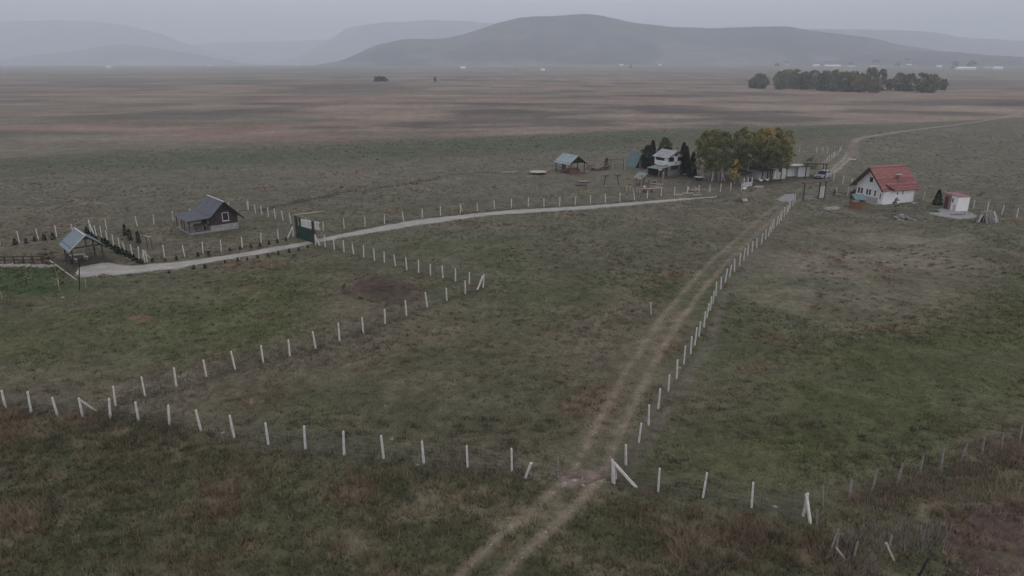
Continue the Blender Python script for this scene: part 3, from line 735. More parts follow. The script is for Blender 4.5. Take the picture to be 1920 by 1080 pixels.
def sheet_slope(mb, e0, e1, r1, r0, t=0.05, ribs=0.35):
    """profiled metal sheet: eave points e0-e1, ridge points r0-r1, with raised ribs running down the slope"""
    mb.slab([e0, e1, r1, r0], t)
    e0, e1, r0, r1 = map(Vector, (e0, e1, r0, r1))
    nrm = (e1 - e0).cross(r0 - e0).normalized()
    if nrm.z < 0: nrm = -nrm
    n = max(2, int((e1 - e0).length / ribs))
    for i in range(n + 1):
        t_ = 0.02 + 0.96 * i / n
        mb.beam(e0.lerp(e1, t_) + nrm * 0.012, r0.lerp(r1, t_) + nrm * 0.012, 0.05, 0.03, up=nrm)

# --- dark timber cabin with porch
p = at(396, 435.5); TH = math.radians(41)
r = thing('timber_cabin', 'dark timber cabin with grey sheet roof, open porch and pale plinth', 'cabin', p, TH)
W, D, ZR, ZE = 3.75, 5.6, 4.0, 2.15
MB().box(0, 0, -0.3, W, D, 0.85).build('plinth', M_stone.copy() if False else mat('pale_plinth', (0.30, 0.28, 0.28), 0.9, 0.2, 2), r)
xm = W * 0.52
w = MB(); w.prism([(0.03, 0.85), (W - 0.03, 0.85), (W - 0.03, ZE), (xm, ZR - 0.12), (0.03, ZE)], 'y', 0.03, D - 0.03)
wall = w.build('wall', M_darkwood, r)
for k in range(14):        # horizontal boards of the gable
    z = 0.88 + k * 0.215
    if z > ZR - 0.5: break
    half = xm - 0.03 if z + 0.1 < ZE else (ZR - 0.12 - z - 0.17) / (ZR - 0.12 - ZE) * (xm - 0.03)
    half2 = W - 0.06 - xm + 0.03 if z + 0.1 < ZE else half * (W - xm) / xm
    MB().box(xm - half, 0.0, z, xm + half2, 0.028, z + 0.17).build('board', M_darkwood, wall)
for k in range(6):
    z = 0.88 + k * 0.215
    MB().box(-0.002, 0.06, z, 0.028, D - 0.06, z + 0.17).build('board', M_darkwood, wall)
rf = MB(); y0, y1 = -0.65, D + 0.35
sheet_slope(rf, (-0.05, y0, ZE - 0.08), (-0.05, y1, ZE - 0.08), (xm, y1, ZR), (xm, y0, ZR))
sheet_slope(rf, (W + 0.6, y0, ZE - 0.62), (W + 0.6, y1, ZE - 0.62), (xm, y1, ZR), (xm, y0, ZR))
roof = rf.build('roof', M_metalgrey, r)
MB().beam((xm, y0 - .02, ZR + .03), (xm, y1 + .02, ZR + .03), 0.22, 0.07).build('ridge_cap', M_trim, roof)
vb = MB(); vb.beam((-0.05, y0 - .02, ZE - .16), (xm, y0 - .02, ZR - .08), 0.05, 0.2); vb.beam((W + .6, y0 - .02, ZE - .70), (xm, y0 - .02, ZR - .08), 0.05, 0.2)
vb.build('verge_board', M_black, roof)
PW = 2.75
MB().box(-PW, 0.0, -0.2, -0.01, D + 0.2, 0.22).build('porch_slab', M_slab, r)
pr = MB(); sheet_slope(pr, (-PW - 0.35, y0 + .1, 1.98), (-PW - 0.35, y1, 1.98), (-0.02, y1, ZE - .03), (-0.02, y0 + .1, ZE - .03))
pr.build('porch_roof', M_metalgrey, r)
MB().beam((-PW + .1, y0 + .12, 1.9), (-PW + .1, y1 - .05, 1.9), .1, .14).build('porch_beam', M_brownwood, r)
MB().beam((-PW - .3, y0 + .06, 1.88), (-.02, y0 + .06, 2.0), .05, .14).build('porch_fascia', M_black, r)
for y in (0.15, 2.3, 3.4, D): MB().box(-PW + .05, y - .06, .2, -PW + .17, y + .06, 1.9).build('porch_post', M_brownwood, r)
rl = MB()
for z in (.55, .85, 1.1): rl.beam((-PW + .2, .1, z), (-.9, .1, z), .05, .08)
rl.box(-1.0, .05, .2, -.9, .15, 1.2); rl.build('porch_rail', M_greywood, r)
opening('window', r, ('y', 0.0, -1), xm - .28, xm + .62, 1.28, 2.45, .05, .09, M_trim)
opening('window', r, ('x', 0.0, -1), .5, 1.1, 1.15, 1.85, .04, .07, M_trim)
opening('door', r, ('x', 0.0, -1), 2.6, 3.5, .24, 2.0, .04, .08, M_brownwood, M_black)
t = thing('porch_bench', 'dark wooden bench and table on the cabin porch', 'bench', p + Vector((0, 0, 0)), TH)
MB().box(-1.7, 0.5, .66, -.4, 1.1, .72).build('table_top', M_brownwood, t)
for x in (-1.6, -.5): MB().box(x - .05, .55, .22, x + .05, 1.05, .66).build('leg', M_darkwood, t)
MB().box(-1.7, 1.3, .55, -.4, 1.65, .62).box(-1.7, 1.62, .62, -.4, 1.67, 1.05).build('seat', M_brownwood, t)
for x in (-1.6, -.5): MB().box(x - .05, 1.32, .22, x + .05, 1.62, .55).build('leg', M_darkwood, t)
NOGRASS.append(local_poly(r, [(-PW, 0), (W, 0), (W, D), (-PW, D)]))

# --- open gable pavilions
def pavilion(name, label, loc, th, W, D, ZE, ZR, roofmat, postmat, ov=0.4, posts=2, gable=True, trim=True):
    r = thing(name, label, 'pavilion', loc, th)
    xm = W / 2; sl = (ZR - ZE) / xm
    rf = MB()
    sheet_slope(rf, (-ov, -ov, ZE - ov * sl), (-ov, D + ov, ZE - ov * sl), (xm, D + ov, ZR), (xm, -ov, ZR))
    sheet_slope(rf, (W + ov, -ov, ZE - ov * sl), (W + ov, D + ov, ZE - ov * sl), (xm, D + ov, ZR), (xm, -ov, ZR))
    roof = rf.build('roof', roofmat, r)
    if trim:
        MB().beam((xm, -ov - .02, ZR + .03), (xm, D + ov + .02, ZR + .03), .2, .06).build('ridge_cap', M_trim, roof)
        MB().beam((-ov, -ov - .01, ZE - ov * sl + .0), (xm, -ov - .01, ZR), .04, .08).build('verge_trim', M_trim, roof)
    MB().beam((W + ov, -ov - .01, ZE - ov * sl - .07), (xm, -ov - .01, ZR - .07), .04, .16).build('verge_board', M_black, roof)
    fr = MB()
    for y in (0, D): fr.beam((-.1, y, ZE - .06), (W + .1, y, ZE - .06), .12, .14)
    for x in (0, W): fr.beam((x, -.2, ZE - .06), (x, D + .2, ZE - .06), .12, .12)
    for y in (0, D): fr.beam((xm, y, ZE), (xm, y, ZR - .1), .1)
    fr.build('frame', postmat, r)
    n = posts
    for x in (0, W):
        for k in range(n): 
            y = D * k / (n - 1); MB().box(x - .07, y - .07, -.2, x + .07, y + .07, ZE - .1).build('post', postmat, r)
    return r

fl = atz(127.3, 473.8, 2.0); c, s = rot2(math.radians(42.5)); 
o = Vector((fl.x + .45 * c - .45 * s, fl.y + .45 * s + .45 * c, 0)); o.z = gz(o.x, o.y)
r = pavilion('garden_pavilion', 'open wooden pavilion with pale blue sheet roof beside the gravel drive end', o, math.radians(42.5), 3.0, 4.2, 2.25, 3.5, M_metalpale, M_darkwood)
MB().box(-.1, 1.4, .0, 0, 4.2, 1.0).build('side_boards', M_darkwood, r)
NOGRASS.append(local_poly(r, [(-.3, -.3), (3.3, -.3), (3.3, 4.5), (-.3, 4.5)]))

fl = atz(1020 + 555 / 12, 270 + 440 / 12, 2.2); TH = math.radians(30); c, s = rot2(TH)
o = Vector((fl.x + .4 * c - .4 * s, fl.y + .4 * s + .4 * c, 0)); o.z = gz(o.x, o.y)
r = pavilion('garden_pavilion', 'open pavilion with pale teal roof and red seating inside, in the middle lawn', o, TH, 3.9, 4.9, 2.3, 3.7, mat('pale_teal_sheet', (0.25, 0.31, 0.33), .5, .1, .8, spec=.5), M_darkwood, posts=3)
MB().box(-.15, -.15, -.1, 4.05, 5.05, .12).build('deck', M_brownwood, r)
g = MB().prism([(.1, 2.3), (3.8, 2.3), (1.95, 3.6)], 'y', .02, .06).build('gable_boards', M_black, r)
rl = MB()
for z in (1.05, .6): rl.beam((0, .1, z), (0, 4.8, z), .05, .08)
rl.build('rail', M_darkwood, r)
PAVC, PTH = o, TH
t = thing('garden_sofa', 'dull red sofa facing out under the teal pavilion roof', 'sofa', o, TH)
MB().box(.6, .5, .12, 3.0, 1.3, .55).build('seat', M_redcloth, t); MB().box(.6, 1.3, .12, 3.0, 1.55, 1.05).build('backrest', M_redcloth, t)
for x in (.45, 3.0): MB().box(x, .5, .12, x + .2, 1.55, .8).build('armrest', M_redcloth, t)
t = thing('curtain', 'pale pinkish curtain hanging at the back of the teal pavilion', 'curtain', o, TH)
cm = mat('pink_curtain', (0.34, 0.27, 0.26), .9, .1, 4)
cv = MB()
for k in range(10): cv.box(1.3 + k * .11, 4.55 + .03 * (k % 2), .35, 1.4 + k * .11, 4.6 + .03 * (k % 2), 2.1)
cv.build('cloth', cm, t)
NOGRASS.append(local_poly(r, [(-.3, -.3), (4.2, -.3), (4.2, 5.2), (-.3, 5.2)]))

# --- picnic set right of the middle pavilion
def table_set(name, label, cat, px, py, th, m, L=1.7, w=.8, h=.72, bench=True, m2=None, group=None):
    p = at(px, py); t = thing(name, label, cat, p, th, group)
    MB().box(-L / 2, -w / 2, h - .06, L / 2, w / 2, h).build('table_top', m, t)
    for x in (-L / 2 + .2, L / 2 - .2):
        MB().beam((x, -w / 2, 0), (x, w * .25, h - .06), .08).beam((x, w / 2, 0), (x, -w * .25, h - .06), .08).build('leg', m2 or m, t)
    if bench:
        for s_ in (-1, 1):
            b = MB(); b.box(-L / 2, s_ * (w / 2 + .35) - .15, .40, L / 2, s_ * (w / 2 + .35) + .15, .45)
            for x in (-L / 2 + .25, L / 2 - .25): b.box(x - .05, s_ * (w / 2 + .35) - .1, 0, x + .05, s_ * (w / 2 + .35) + .1, .4)
            b.build('bench', m2 or m, t)
    return t
table_set('picnic_table', 'grey wooden picnic table with benches right of the teal pavilion', 'table', 1119, 319.5, .1, M_greywood, 2.2, .9, m2=M_brownwood)
t = thing('wooden_crate', 'weathered wooden box standing between the teal pavilion and picnic table', 'box', at(1109, 318), .2)
bx_ = MB().box(-.9, -.4, 0, .6, .5, .95).build('body', M_greywood, t); MB().box(-.95, -.45, .953, .65, .55, 1.0).build('lid', M_brownwood, t)
table_set('picnic_table', 'small brown table with bench in front of the bush right of the pavilion', 'table', 1133, 318.5, .4, M_brownwood, 1.2, .7)
t = thing('round_table', 'low round wooden table on dark legs alone on the lawn', 'table', at(1009, 326), 0)
MB().lathe([(0.02, .42), (1.75, .42), (1.78, .46), (1.75, .5), (0.02, .5)], 18).build('table_top', M_palewood, t)
for a in range(5):
    q = a * 2 * math.pi / 5; MB().box(1.1 * math.cos(q) - .18, 1.1 * math.sin(q) - .18, 0, 1.1 * math.cos(q) + .18, 1.1 * math.sin(q) + .18, .42).build('leg', M_darkwood, t)
t = thing('timber_pile', 'loose pile of pale planks left of the round table', 'timber pile', at(951, 324.5), .2)
rr = random.Random(4)
for k in range(9):
    a = rr.uniform(-.5, .5); x = rr.uniform(-1.0, 1.0); y = rr.uniform(-.5, .5); z = .06 + .07 * (k % 4)
    L = rr.uniform(.8, 1.7)
    MB().beam((x - L * math.cos(a), y - L * math.sin(a), z), (x + L * math.cos(a), y + L * math.sin(a), z + rr.uniform(0, .12)), .2, .06).build('plank', M_palewood if k % 3 else M_greywood, t)
def pallet(label, px, py, th, m):
    t = thing('pallet', label, 'pallet', at(px, py), th)
    for k in range(7): MB().box(-1.1, -.9 + k * .27, .16, 1.1, -.9 + k * .27 + .2, .2).build('slat', m, t)
    for y in (-.8, 0, .8): MB().box(-1.1, y - .06, .0, 1.1, y + .06, .158).build('runner', M_darkwood, t)
pallet('grey wooden pallet lying on the lawn below the teal pavilion', 1093, 341.5, .15, M_greywood)
pallet('brown wooden pallet in the grass just in front of the grey one', 1090, 348, -.1, M_brownwood)

# --- swing frame, rocker, play tower
t = thing('swing_frame', 'dark slender swing frame standing behind the wooden rocker', 'swing', at(1145, 317), 0)
a = at(1168.6, 317.5) - t.location; hh = 2.05
for q in (Vector((0, 0, 0)), a): MB().beam(q + Vector((0, -.0, -.1)), q + Vector((0, 0, hh)), .11).build('post', M_darkwood, t)
MB().beam(Vector((-.25, 0, hh)), a + Vector((.15, 0, hh)), .1).build('crossbar', M_darkwood, t)
sw = MB()
for f_ in (.42, .58): sw.tube(a * f_ + Vector((0, 0, hh)), a * f_ + Vector((0, 0, .6)), .012, n=4)
sw.build('rope', M_greywood, t); MB().box(a.x * .38, -.12, .56, a.x * .62, .12, .6).build('seat', M_greywood, t)
stray('pole', 'pale pole standing just right of the dark swing frame', 'pole', 1172.5, 330, (1170.3, 305, 2.2), .1, M_greywood)
t = thing('rocker', 'double wooden rocker with two dark T-shaped tops on the lawn', 'play rocker', at(1146, 349.5), .1)
for x, l in ((-1.1, -.35), (1.1, .35)):
    MB().beam((x + l, 0, .1), (x, 0, 1.95), .13).build('arm', M_darkwood, t); MB().box(x - .5, -.22, 1.93, x + .5, .22, 2.08).build('seat', M_darkwood, t)
MB().box(-1.7, -.5, 0, .3, .5, .14).build('base', M_greywood, t); MB().box(.4, -.3, 0, 1.7, .3, .12).build('base', M_greywood, t)
MB().prism([(-.45, .14), (.35, .14), (.2, 1.5), (-.2, 1.5)], 'y', -.2, .2).build('pivot', M_greywood, t)
o = at(1202, 362.7); TH = math.radians(22)
t = thing('play_tower', 'weathered wooden play tower with tiny roof and raised deck by the drive fence', 'play tower', o, TH)
PTW = 4.35
for x, y, h in ((0, 0, 3.2), (PTW, 0, 3.6), (1.7, 1.9, 3.5), (0, 1.9, 2.8), (PTW, 1.9, 1.9), (1.7, 0, 2.4)):
    MB().box(x - .11, y - .11, -.1, x + .11, y + .11, h).build('post', M_greywood, t)
for k in range(14): MB().box(.08 + k * .3, -.05, .88, .08 + k * .3 + .26, 1.95, .93).build('deck_board', M_greywood, t)
MB().beam((0, -.13, .8), (PTW, -.13, .8), .06, .16).build('beam', M_palewood, t)
MB().beam((1.7, -.15, 1.75), (PTW, -.15, 1.35), .06, .1).build('rail', M_palewood, t); MB().beam((3.3, 1.9, 1.85), (PTW, 1.9, 1.85), .06, .1).build('rail', M_palewood, t)
MB().beam((0, 1.9, 1.3), (PTW, 1.9, 1.3), .06, .1).build('rail', M_brownwood, t)
rr = random.Random(3)
for k in range(12):
    x = .35 + k * .33; MB().box(x, 1.86, .93, x + .16, 1.9, .93 + rr.uniform(.6, 1.1)).build('picket', M_brownwood, t)
for k in range(5): MB().box(.2 + k * .3, -.04, .0, .2 + k * .3 + .24, .0, .78).build('skirt_board', M_brownwood, t)
for k in range(5): MB().box(2.4 + k * .34, -.04, .0, 2.4 + k * .34 + .3, .0, .78).build('skirt_board', M_greywood, t)
rf = MB(); rf.slab([(-.45, -.4, 2.55), (-.45, 2.3, 2.55), (.85, 2.3, 3.5), (.85, -.4, 3.5)], .06); rf.slab([(2.15, -.4, 2.75), (2.15, 2.3, 2.75), (.85, 2.3, 3.503), (.85, -.4, 3.503)], .06)
rf.build('roof', mat('mossy_roof', (.20, .22, .205), .9, .2, 2), t)
MB().lathe([(.0, 0), (.16, .06), (.2, .2), (.16, .34), (0, .4)], 10, (.75, .2, .95)).build('ball', M_feather, t)
# low palisade left of the tower
a, b = at(1172, 356.5), at(1199.5, 362.5); n = 14
t = thing('palisade', 'low uneven palisade of pale half-logs left of the play tower', 'fence', a)
rr = random.Random(9)
for k in range(n):
    q = (b - a) * (k / (n - 1)); MB().tube(q + Vector((0, 0, -.1)), q + Vector((rr.uniform(-.03, .03), 0, rr.uniform(.75, .98))), .13, .12, 7).build('half_log', M_palewood if k % 3 else M_greywood, t)
t = thing('plank_edging', 'low line of pale planks along the drive fence right of the play tower', 'planks', at(1246, 367))
for k, (x, y, l) in enumerate(((0, 0, 1.6), (1.7, .25, 1.5), (3.3, .3, 1.8), (5.0, .1, 1.4), (1.2, 1.0, 2.2), (3.4, 1.3, 2.0))):
    MB().box(x, y, 0, x + l, y + .14, .22 + .05 * (k % 3)).build('plank', M_palewood if k % 2 else M_greywood, t)
def log_heap(label, px, py, n, r0, L, seed, m=M_greywood):
    t = thing('log_pile', label, 'log pile', at(px, py)); rr = random.Random(seed)
    for k in range(n):
        a = rr.uniform(0, math.pi); x, y = rr.gauss(0, r0), rr.gauss(0, r0 * .5); z = .12 + .12 * (k % 4); l = L * rr.uniform(.6, 1)
        MB().tube((x - l / 2 * math.cos(a), y - l / 2 * math.sin(a), z), (x + l / 2 * math.cos(a), y + l / 2 * math.sin(a), z + rr.uniform(-.05, .35)), .1, .09, 7).build('log', m if k % 3 else M_palewood, t)
log_heap('heap of cut logs behind the drive fence below the white house', 1301, 360.5, 16, .6, 1.3, 5)
t = thing('fire_bowl', 'wide shallow table with a bright metal top beside the birch trunks', 'table', at(1311, 338))
MB().lathe([(.02, .6), (.95, .6), (1.0, .66), (.6, .68), (.02, .70)], 16).build('top', M_trim, t); MB().lathe([(.75, 0), (.7, .3), (.8, .6), (.0, .6)], 12).build('base', M_black, t)
t = thing('small_table', 'dark low table between the white house and the bright-topped table', 'table', at(1286, 331))
MB().box(-.6, -.35, .45, .6, .35, .52).build('top', M_greywood, t)
for x in (-.5, .5): MB().box(x - .06, -.3, 0, x + .06, .3, .45).build('leg', M_darkwood, t)

# --- two-storey white house
o = at(1140 + 748 / 6.75, 220 + 745 / 6.75); TH = math.radians(31)
r = thing('white_house', 'small two-storey house with stone base, white upper floor and grey roof', 'house', o, TH)
W, D, ZE, ZR, J = 4.2, 4.0, 3.85, 4.95, 2.1
MB().box(.08, .08, -.2, W - .08, D, J).build('stone_base', M_stone, r)
MB().prism([(0, J + .003), (W, J + .003), (W, ZE), (W / 2, ZR - .1), (0, ZE)], 'y', 0, D).build('upper_wall', M_white, r)
rf = MB(); sl = (ZR - ZE) / (W / 2)
for e, x in ((-1, 0), (1, W)):
    sheet_slope(rf, (x + e * .45, -.45, ZE - .45 * sl + .05), (x + e * .45, D + .35, ZE - .45 * sl + .05), (W / 2, D + .35, ZR + .05), (W / 2, -.45, ZR + .05), .07)
roof = rf.build('roof', M_greyroof, r)
vb = MB()
for e, x in ((-1, 0), (1, W)): vb.beam((x + e * .45, -.47, ZE - .45 * sl - .04), (W / 2, -.47, ZR - .04), .05, .14)
vb.build('verge_board', M_black, roof)
opening('window', r, ('y', 0, -1), .2, 1.55, 2.95, 3.75, .04, .06, M_darkwood)
opening('window', r, ('y', 0, -1), 2.55, 4.0, 2.95, 3.75, .04, .06, M_darkwood)
opening('window', r, ('y', 0, -1), 1.85, 2.4, 3.98, 4.45, .04, .05, M_darkwood)
opening('window', r, ('y', .08, -1), .95, 2.95, 1.25, 1.95, .05, .07, M_darkwood)
em = MB().beam((1.95, -.02, 2.35), (2.35, -.02, 2.75), .03, .14).beam((2.05, -.02, 2.62), (2.3, -.02, 2.42), .028, .1); em.build('emblem', M_black, r)
# left side: recessed veranda above, white parapet panel
MB().box(-.012, .35, 2.98, .0 - .001, D - .4, 3.75).build('veranda_opening', M_black, r)
MB().box(-.9, .0, J + .3, -.02, .07, ZE - .25).build('veranda_side', M_white, r)
MB().box(-.95, .08, J + .1, -.88, 2.3, 2.95).build('parapet', M_white, r)
lt = MB()
for k in range(6): lt.box(-.965, .55 + k * .22, 2.52, -.952, .55 + k * .22 + .13, 2.66 - .03 * (k % 2))
lt.build('lettering', M_black, r)
MB().box(-.95, .075, J - .02, .0, 2.3, J + .095).build('veranda_floor', M_greywood, r)
st = MB()
for k in range(9): st.box(2.3 + k * .22, -.75, .08 + k * .2, 2.3 + k * .22 + .24, -.05, .14 + k * .2)
st.beam((2.2, -.78, .05), (4.3, -.78, 1.95), .06, .14); st.build('outside_stair', M_greywood, r)
MB().beam((2.2, -.8, .85), (4.3, -.8, 2.7), .05, .06).build('handrail', M_darkwood, r)
# lean-to canopy on the left
cn = MB(); sheet_slope(cn, (-3.3, -1.0, 1.75), (-3.3, 2.6, 1.75), (-.1, 2.6, 2.15), (-.1, -1.0, 2.15))
cn.build('canopy_roof', mat('canopy_sheet', (.20, .235, .225), .6, .15, 1), r)
for x, y in ((-3.1, -.8), (-1.6, -.8), (-3.1, 2.4)): MB().box(x - .06, y - .06, -.2, x + .06, y + .06, 1.8).build('canopy_post', M_greywood, r)
for k in range(4): MB().box(-1.5 + k * .38, -.1, .1, -1.5 + k * .38 + .3, -.05, 1.9).build('plank_screen', M_brownwood, r)
MB().box(-3.1, 2.3, 0, -.1, 2.4, 1.7).build('back_screen', M_darkwood, r)
bn = thing('red_awning_box', 'small red and white striped box on the canopy edge', 'box', o, TH)
MB().box(-3.2, -1.02, 1.55, -2.5, -.9, 1.72).build('panel', M_whitepaint, bn)
MB().box(-2.49, -1.02, 1.55, -2.0, -.9, 1.72).build('panel', mat('red_paint', (.35, .06, .06), .6), bn)
NOGRASS.append(local_poly(r, [(-3.3, -1), (W, -1), (W, D), (-3.3, D)]))

# --- A-frame hut
o = at(1140 + 345 / 6.75, 220 + 640 / 6.75); TH = math.radians(35)
r = thing('a_frame_hut', 'steep A-frame hut with teal roof reaching the ground', 'hut', o, TH)
W, D, ZR = 3.7, 3.1, 3.3
rf = MB()
sheet_slope(rf, (-.25, -.3, 0.05), (-.25, D + .2, .05), (W / 2, D + .2, ZR), (W / 2, -.3, ZR))
sheet_slope(rf, (W + .25, -.3, 0.05), (W + .25, D + .2, .05), (W / 2, D + .2, ZR), (W / 2, -.3, ZR))
rf.build('roof', M_metalteal, r)
MB().prism([(.05, -.1), (W - .05, -.1), (W / 2, ZR - .25)], 'y', .05, D).build('gable_wall', M_darkwood, r)
opening('door', r, ('y', .05, -1), 1.2, 1.95, .1, 1.75, .05, .07, M_whitepaint, M_whitepaint)
opening('window', r, ('y', .05, -1), 2.1, 2.6, .9, 1.5, .05, .05, M_brownwood)
MB().lathe([(0, .0), (.12, .05), (.16, .2), (.1, .38), (0, .45)], 8, (W / 2, -.25, ZR - .55)).build('finial', M_whitepaint, r)
NOGRASS.append(local_poly(r, [(0, 0), (W, 0), (W, D), (0, D)]))

# --- white outbuilding under the birches
o = at(1360 + 730 / 10.8, 280 + 640 / 10.8); TH = math.radians(28)
r = thing('outbuilding', 'long white outbuilding half hidden by the birch crowns', 'outbuilding', o, TH)
MB().box(2.9, 0, -.2, 6.6, 4.2, 2.55).build('main_wall', mat('shaded_plaster', (.46, .455, .46), .9, .12, 1), r)  # white plaster toned down: shade on the walls put into the colour
MB().prism([(0, 2.553), (4.2, 2.553), (2.1, 3.7)], 'x', 2.9, 6.6).build('gable_wall', mat('shaded_plaster', (.46, .455, .46), .9, .12, 1), r)
rf = MB()
for e, y in ((-1, 0), (1, 4.2)): sheet_slope(rf, (2.6, y + e * .35, 2.4), (6.9, y + e * .35, 2.4), (6.9, 2.1, 3.78), (2.6, 2.1, 3.78))
rf.build('roof', mat('dull_dark_roof', (.11, .105, .105), .85, .2, 1.5), r)
MB().box(.2, .9, -.2, 2.89, 4.0, 2.1).build('annexe_wall', mat('shaded_plaster', (.46, .455, .46), .9, .12, 1), r)
a_ = MB(); a_.slab([(-.6, -.3, 1.95), (3.4, -.3, 1.95), (3.4, 4.2, 2.5), (-.6, 4.2, 2.5)], .07); a_.build('annexe_roof', M_darkwood, r)
for x in (0, 1.4, 2.7): MB().box(x - .07, -.15, -.2, x + .07, -.01, 1.92).build('annexe_post', M_darkwood, r)
opening('door', r, ('y', 0, -1), 3.3, 4.0, .05, 1.9, .05, .08, M_greywood, M_whitepaint)
opening('window', r, ('y', 0, -1), 4.5, 5.2, 1.5, 2.1, .05, .07, M_darkwood)
o = at(1389, 342); 
r = thing('poultry_shed', 'low dark-roofed shed with a grey side panel left of the white outbuilding', 'shed', o, math.radians(28))
MB().box(.1, .6, -.1, 2.8, 2.8, 1.6).build('wall', M_greywood, r); MB().slab([(-.3, -.2, 1.6), (3.1, -.2, 1.6), (3.1, 3.1, 2.0), (-.3, 3.1, 2.0)], .07).build('roof', M_black, r)
for x in (.1, 1.5, 2.7): MB().box(x - .06, .0, -.1, x + .06, .12, 1.58).build('post', M_greywood, r)
t = thing('gate_panel', 'grey sheet gate between two pale posts at the end of the drive fence', 'gate', at(1394, 351.5), math.radians(36))
MB().box(.1, -.03, .05, 2.3, .03, .85).build('sheet', M_trim, t)
for x in (0, 1.2, 2.4): MB().box(x - .06, -.06, -.1, x + .06, .06, 1.7).build('post', M_concrete, t)

# --- second white shed and carport
o = at(1480 + 130 / 8.727, 240 + 800 / 8.727); TH = math.radians(14)
r = thing('flat_roof_shed', 'white flat-roofed shed with pale roof edge left of the carport', 'shed', o, TH)
MB().box(0, 0, -.2, 2.75, 2.6, 2.1).build('wall', M_white, r)
MB().box(-1.7, .9, -.2, -.003, 2.6, 2.15).build('annexe_wall', M_white, r)
MB().slab([(-1.9, -.25, 2.28), (3.0, -.25, 2.13), (3.0, 2.9, 2.13), (-1.9, 2.9, 2.28)], .1).build('roof', M_trim, r)
MB().beam((-1.9, -.28, 2.2), (3.0, -.28, 2.05), .04, .1).build('fascia', M_darkwood, r)
MB().box(-.12, -.1, -.1, -.01, 0, 2.1).build('corner_post', M_greywood, r)
o = at(1480 + 255 / 8.727, 240 + 835 / 8.727)
r = thing('carport', 'open carport of dark posts with a thin dark roof over the silver car', 'carport', o, math.radians(-16))
for x, y, h in ((0, 0, 3.05), (3.6, .0, 2.95), (.2, 5.2, 2.6), (3.8, 5.2, 2.5)): MB().box(x - .09, y - .09, -.2, x + .09, y + .09, h).build('post', M_darkwood, r)
MB().beam((-.5, 0, 3.08), (3.9, 0, 2.98), .14, .14).build('front_beam', M_darkwood, r)
MB().beam((-.3, 5.2, 2.65), (4.1, 5.2, 2.55), .12, .12).build('rear_beam', M_darkwood, r)
for k in range(6):
    x = .1 + k * .72; MB().beam((x, -.2, 3.13 - x * .02), (x, 5.3, 2.7 - x * .02), .08, .1).build('rafter', M_brownwood, r)
MB().slab([(-.4, .9, 3.12), (4.0, .9, 3.02), (4.1, 5.4, 2.7), (-.3, 5.4, 2.8)], .04).build('roof_sheet', mat('carport_roof', (.10, .08, .07), .8, .2, 1), r)

# --- silver car
fx = at(1535.5, 336.2)
r = thing('car', 'silver car parked nose out under the carport', 'car', fx + Vector((1.35, 1.5, 0)), math.radians(-47))
# local: -y is the nose; half width .86
prof = [(-2.1, .28), (-2.12, .55), (-2.0, .72), (-1.15, .92), (1.75, .98), (2.05, .86), (2.1, .4), (2.05, .25)]
bd = MB(); n = len(prof); st_ = [(-.86, .96), (-.80, 1.0), (.80, 1.0), (.86, .96)]
vs_ = []
for x, k in st_:
    for y, z in prof: vs_.append((x, y * (1 if abs(x) < .83 else .97), .25 + (z - .25) * (1 if abs(x) < .83 else .93)))
fs_ = [(i * n + j, (i + 1) * n + j, (i + 1) * n + (j + 1) % n, i * n + (j + 1) % n) for i in range(3) for j in range(n)] + [tuple(range(n)), tuple(range(4 * n - 1, 3 * n - 1, -1))]
bd.add(vs_, fs_); body = bd.build('body', M_carpaint, r)
gh = MB(); gh.add([(-.78, -1.1, .91), (.78, -1.1, .91), (.78, 1.85, .96), (-.78, 1.85, .96), (-.60, -.35, 1.45), (.60, -.35, 1.45), (.60, 1.25, 1.47), (-.60, 1.25, 1.47)], [(0, 1, 5, 4), (1, 2, 6, 5), (2, 3, 7, 6), (3, 0, 4, 7), (4, 5, 6, 7)])
gh.build('glasshouse', M_glass, r)
MB().add([(-.62, -.4, 1.46), (.62, -.4, 1.46), (.62, 1.35, 1.48), (-.62, 1.35, 1.48), (-.56, -.3, 1.53), (.56, -.3, 1.53), (.56, 1.2, 1.54), (-.56, 1.2, 1.54)], [(0, 1, 5, 4), (1, 2, 6, 5), (2, 3, 7, 6), (3, 0, 4, 7), (4, 5, 6, 7), (3, 2, 1, 0)]).build('roof', M_carpaint, r)
pl = MB()
for s_ in (-1, 1):
    pl.beam((s_ * .78, -1.1, .92), (s_ * .61, -.36, 1.47), .07); pl.beam((s_ * .80, .35, .95), (s_ * .62, .4, 1.47), .07); pl.beam((s_ * .78, 1.85, .97), (s_ * .61, 1.3, 1.47), .09)
pl.build('pillars', M_carpaint, r)
for s_ in (-1, 1):
    MB().box(s_ * .66 - .17, -2.11, .58, s_ * .66 + .17, -1.98, .73).build('headlight', mat('lamp_glass', (.55, .57, .6), .2, .05, 1, spec=.6), r)
    MB().box(s_ * .93 - .1, -.75, .92, s_ * .93 + .1, -.6, 1.06).build('mirror', M_carpaint, r)
    for y in (-1.3, 1.35):
        wl = MB().tube((s_ * .70, y, .32), (s_ * .89, y, .32), .32, n=16).build('wheel', M_rubber, r)
        MB().tube((s_ * .87, y, .32), (s_ * .905, y, .32), .2, n=10).build('rim', M_trim, wl)
MB().box(-.42, -2.15, .48, .42, -2.07, .66).build('grille', M_black, r); MB().box(-.8, -2.15, .26, .8, -2.05, .44).build('bumper', M_black, r)
MB().box(-.26, -2.18, .36, .26, -2.152, .47).build('number_plate', M_whitepaint, r)

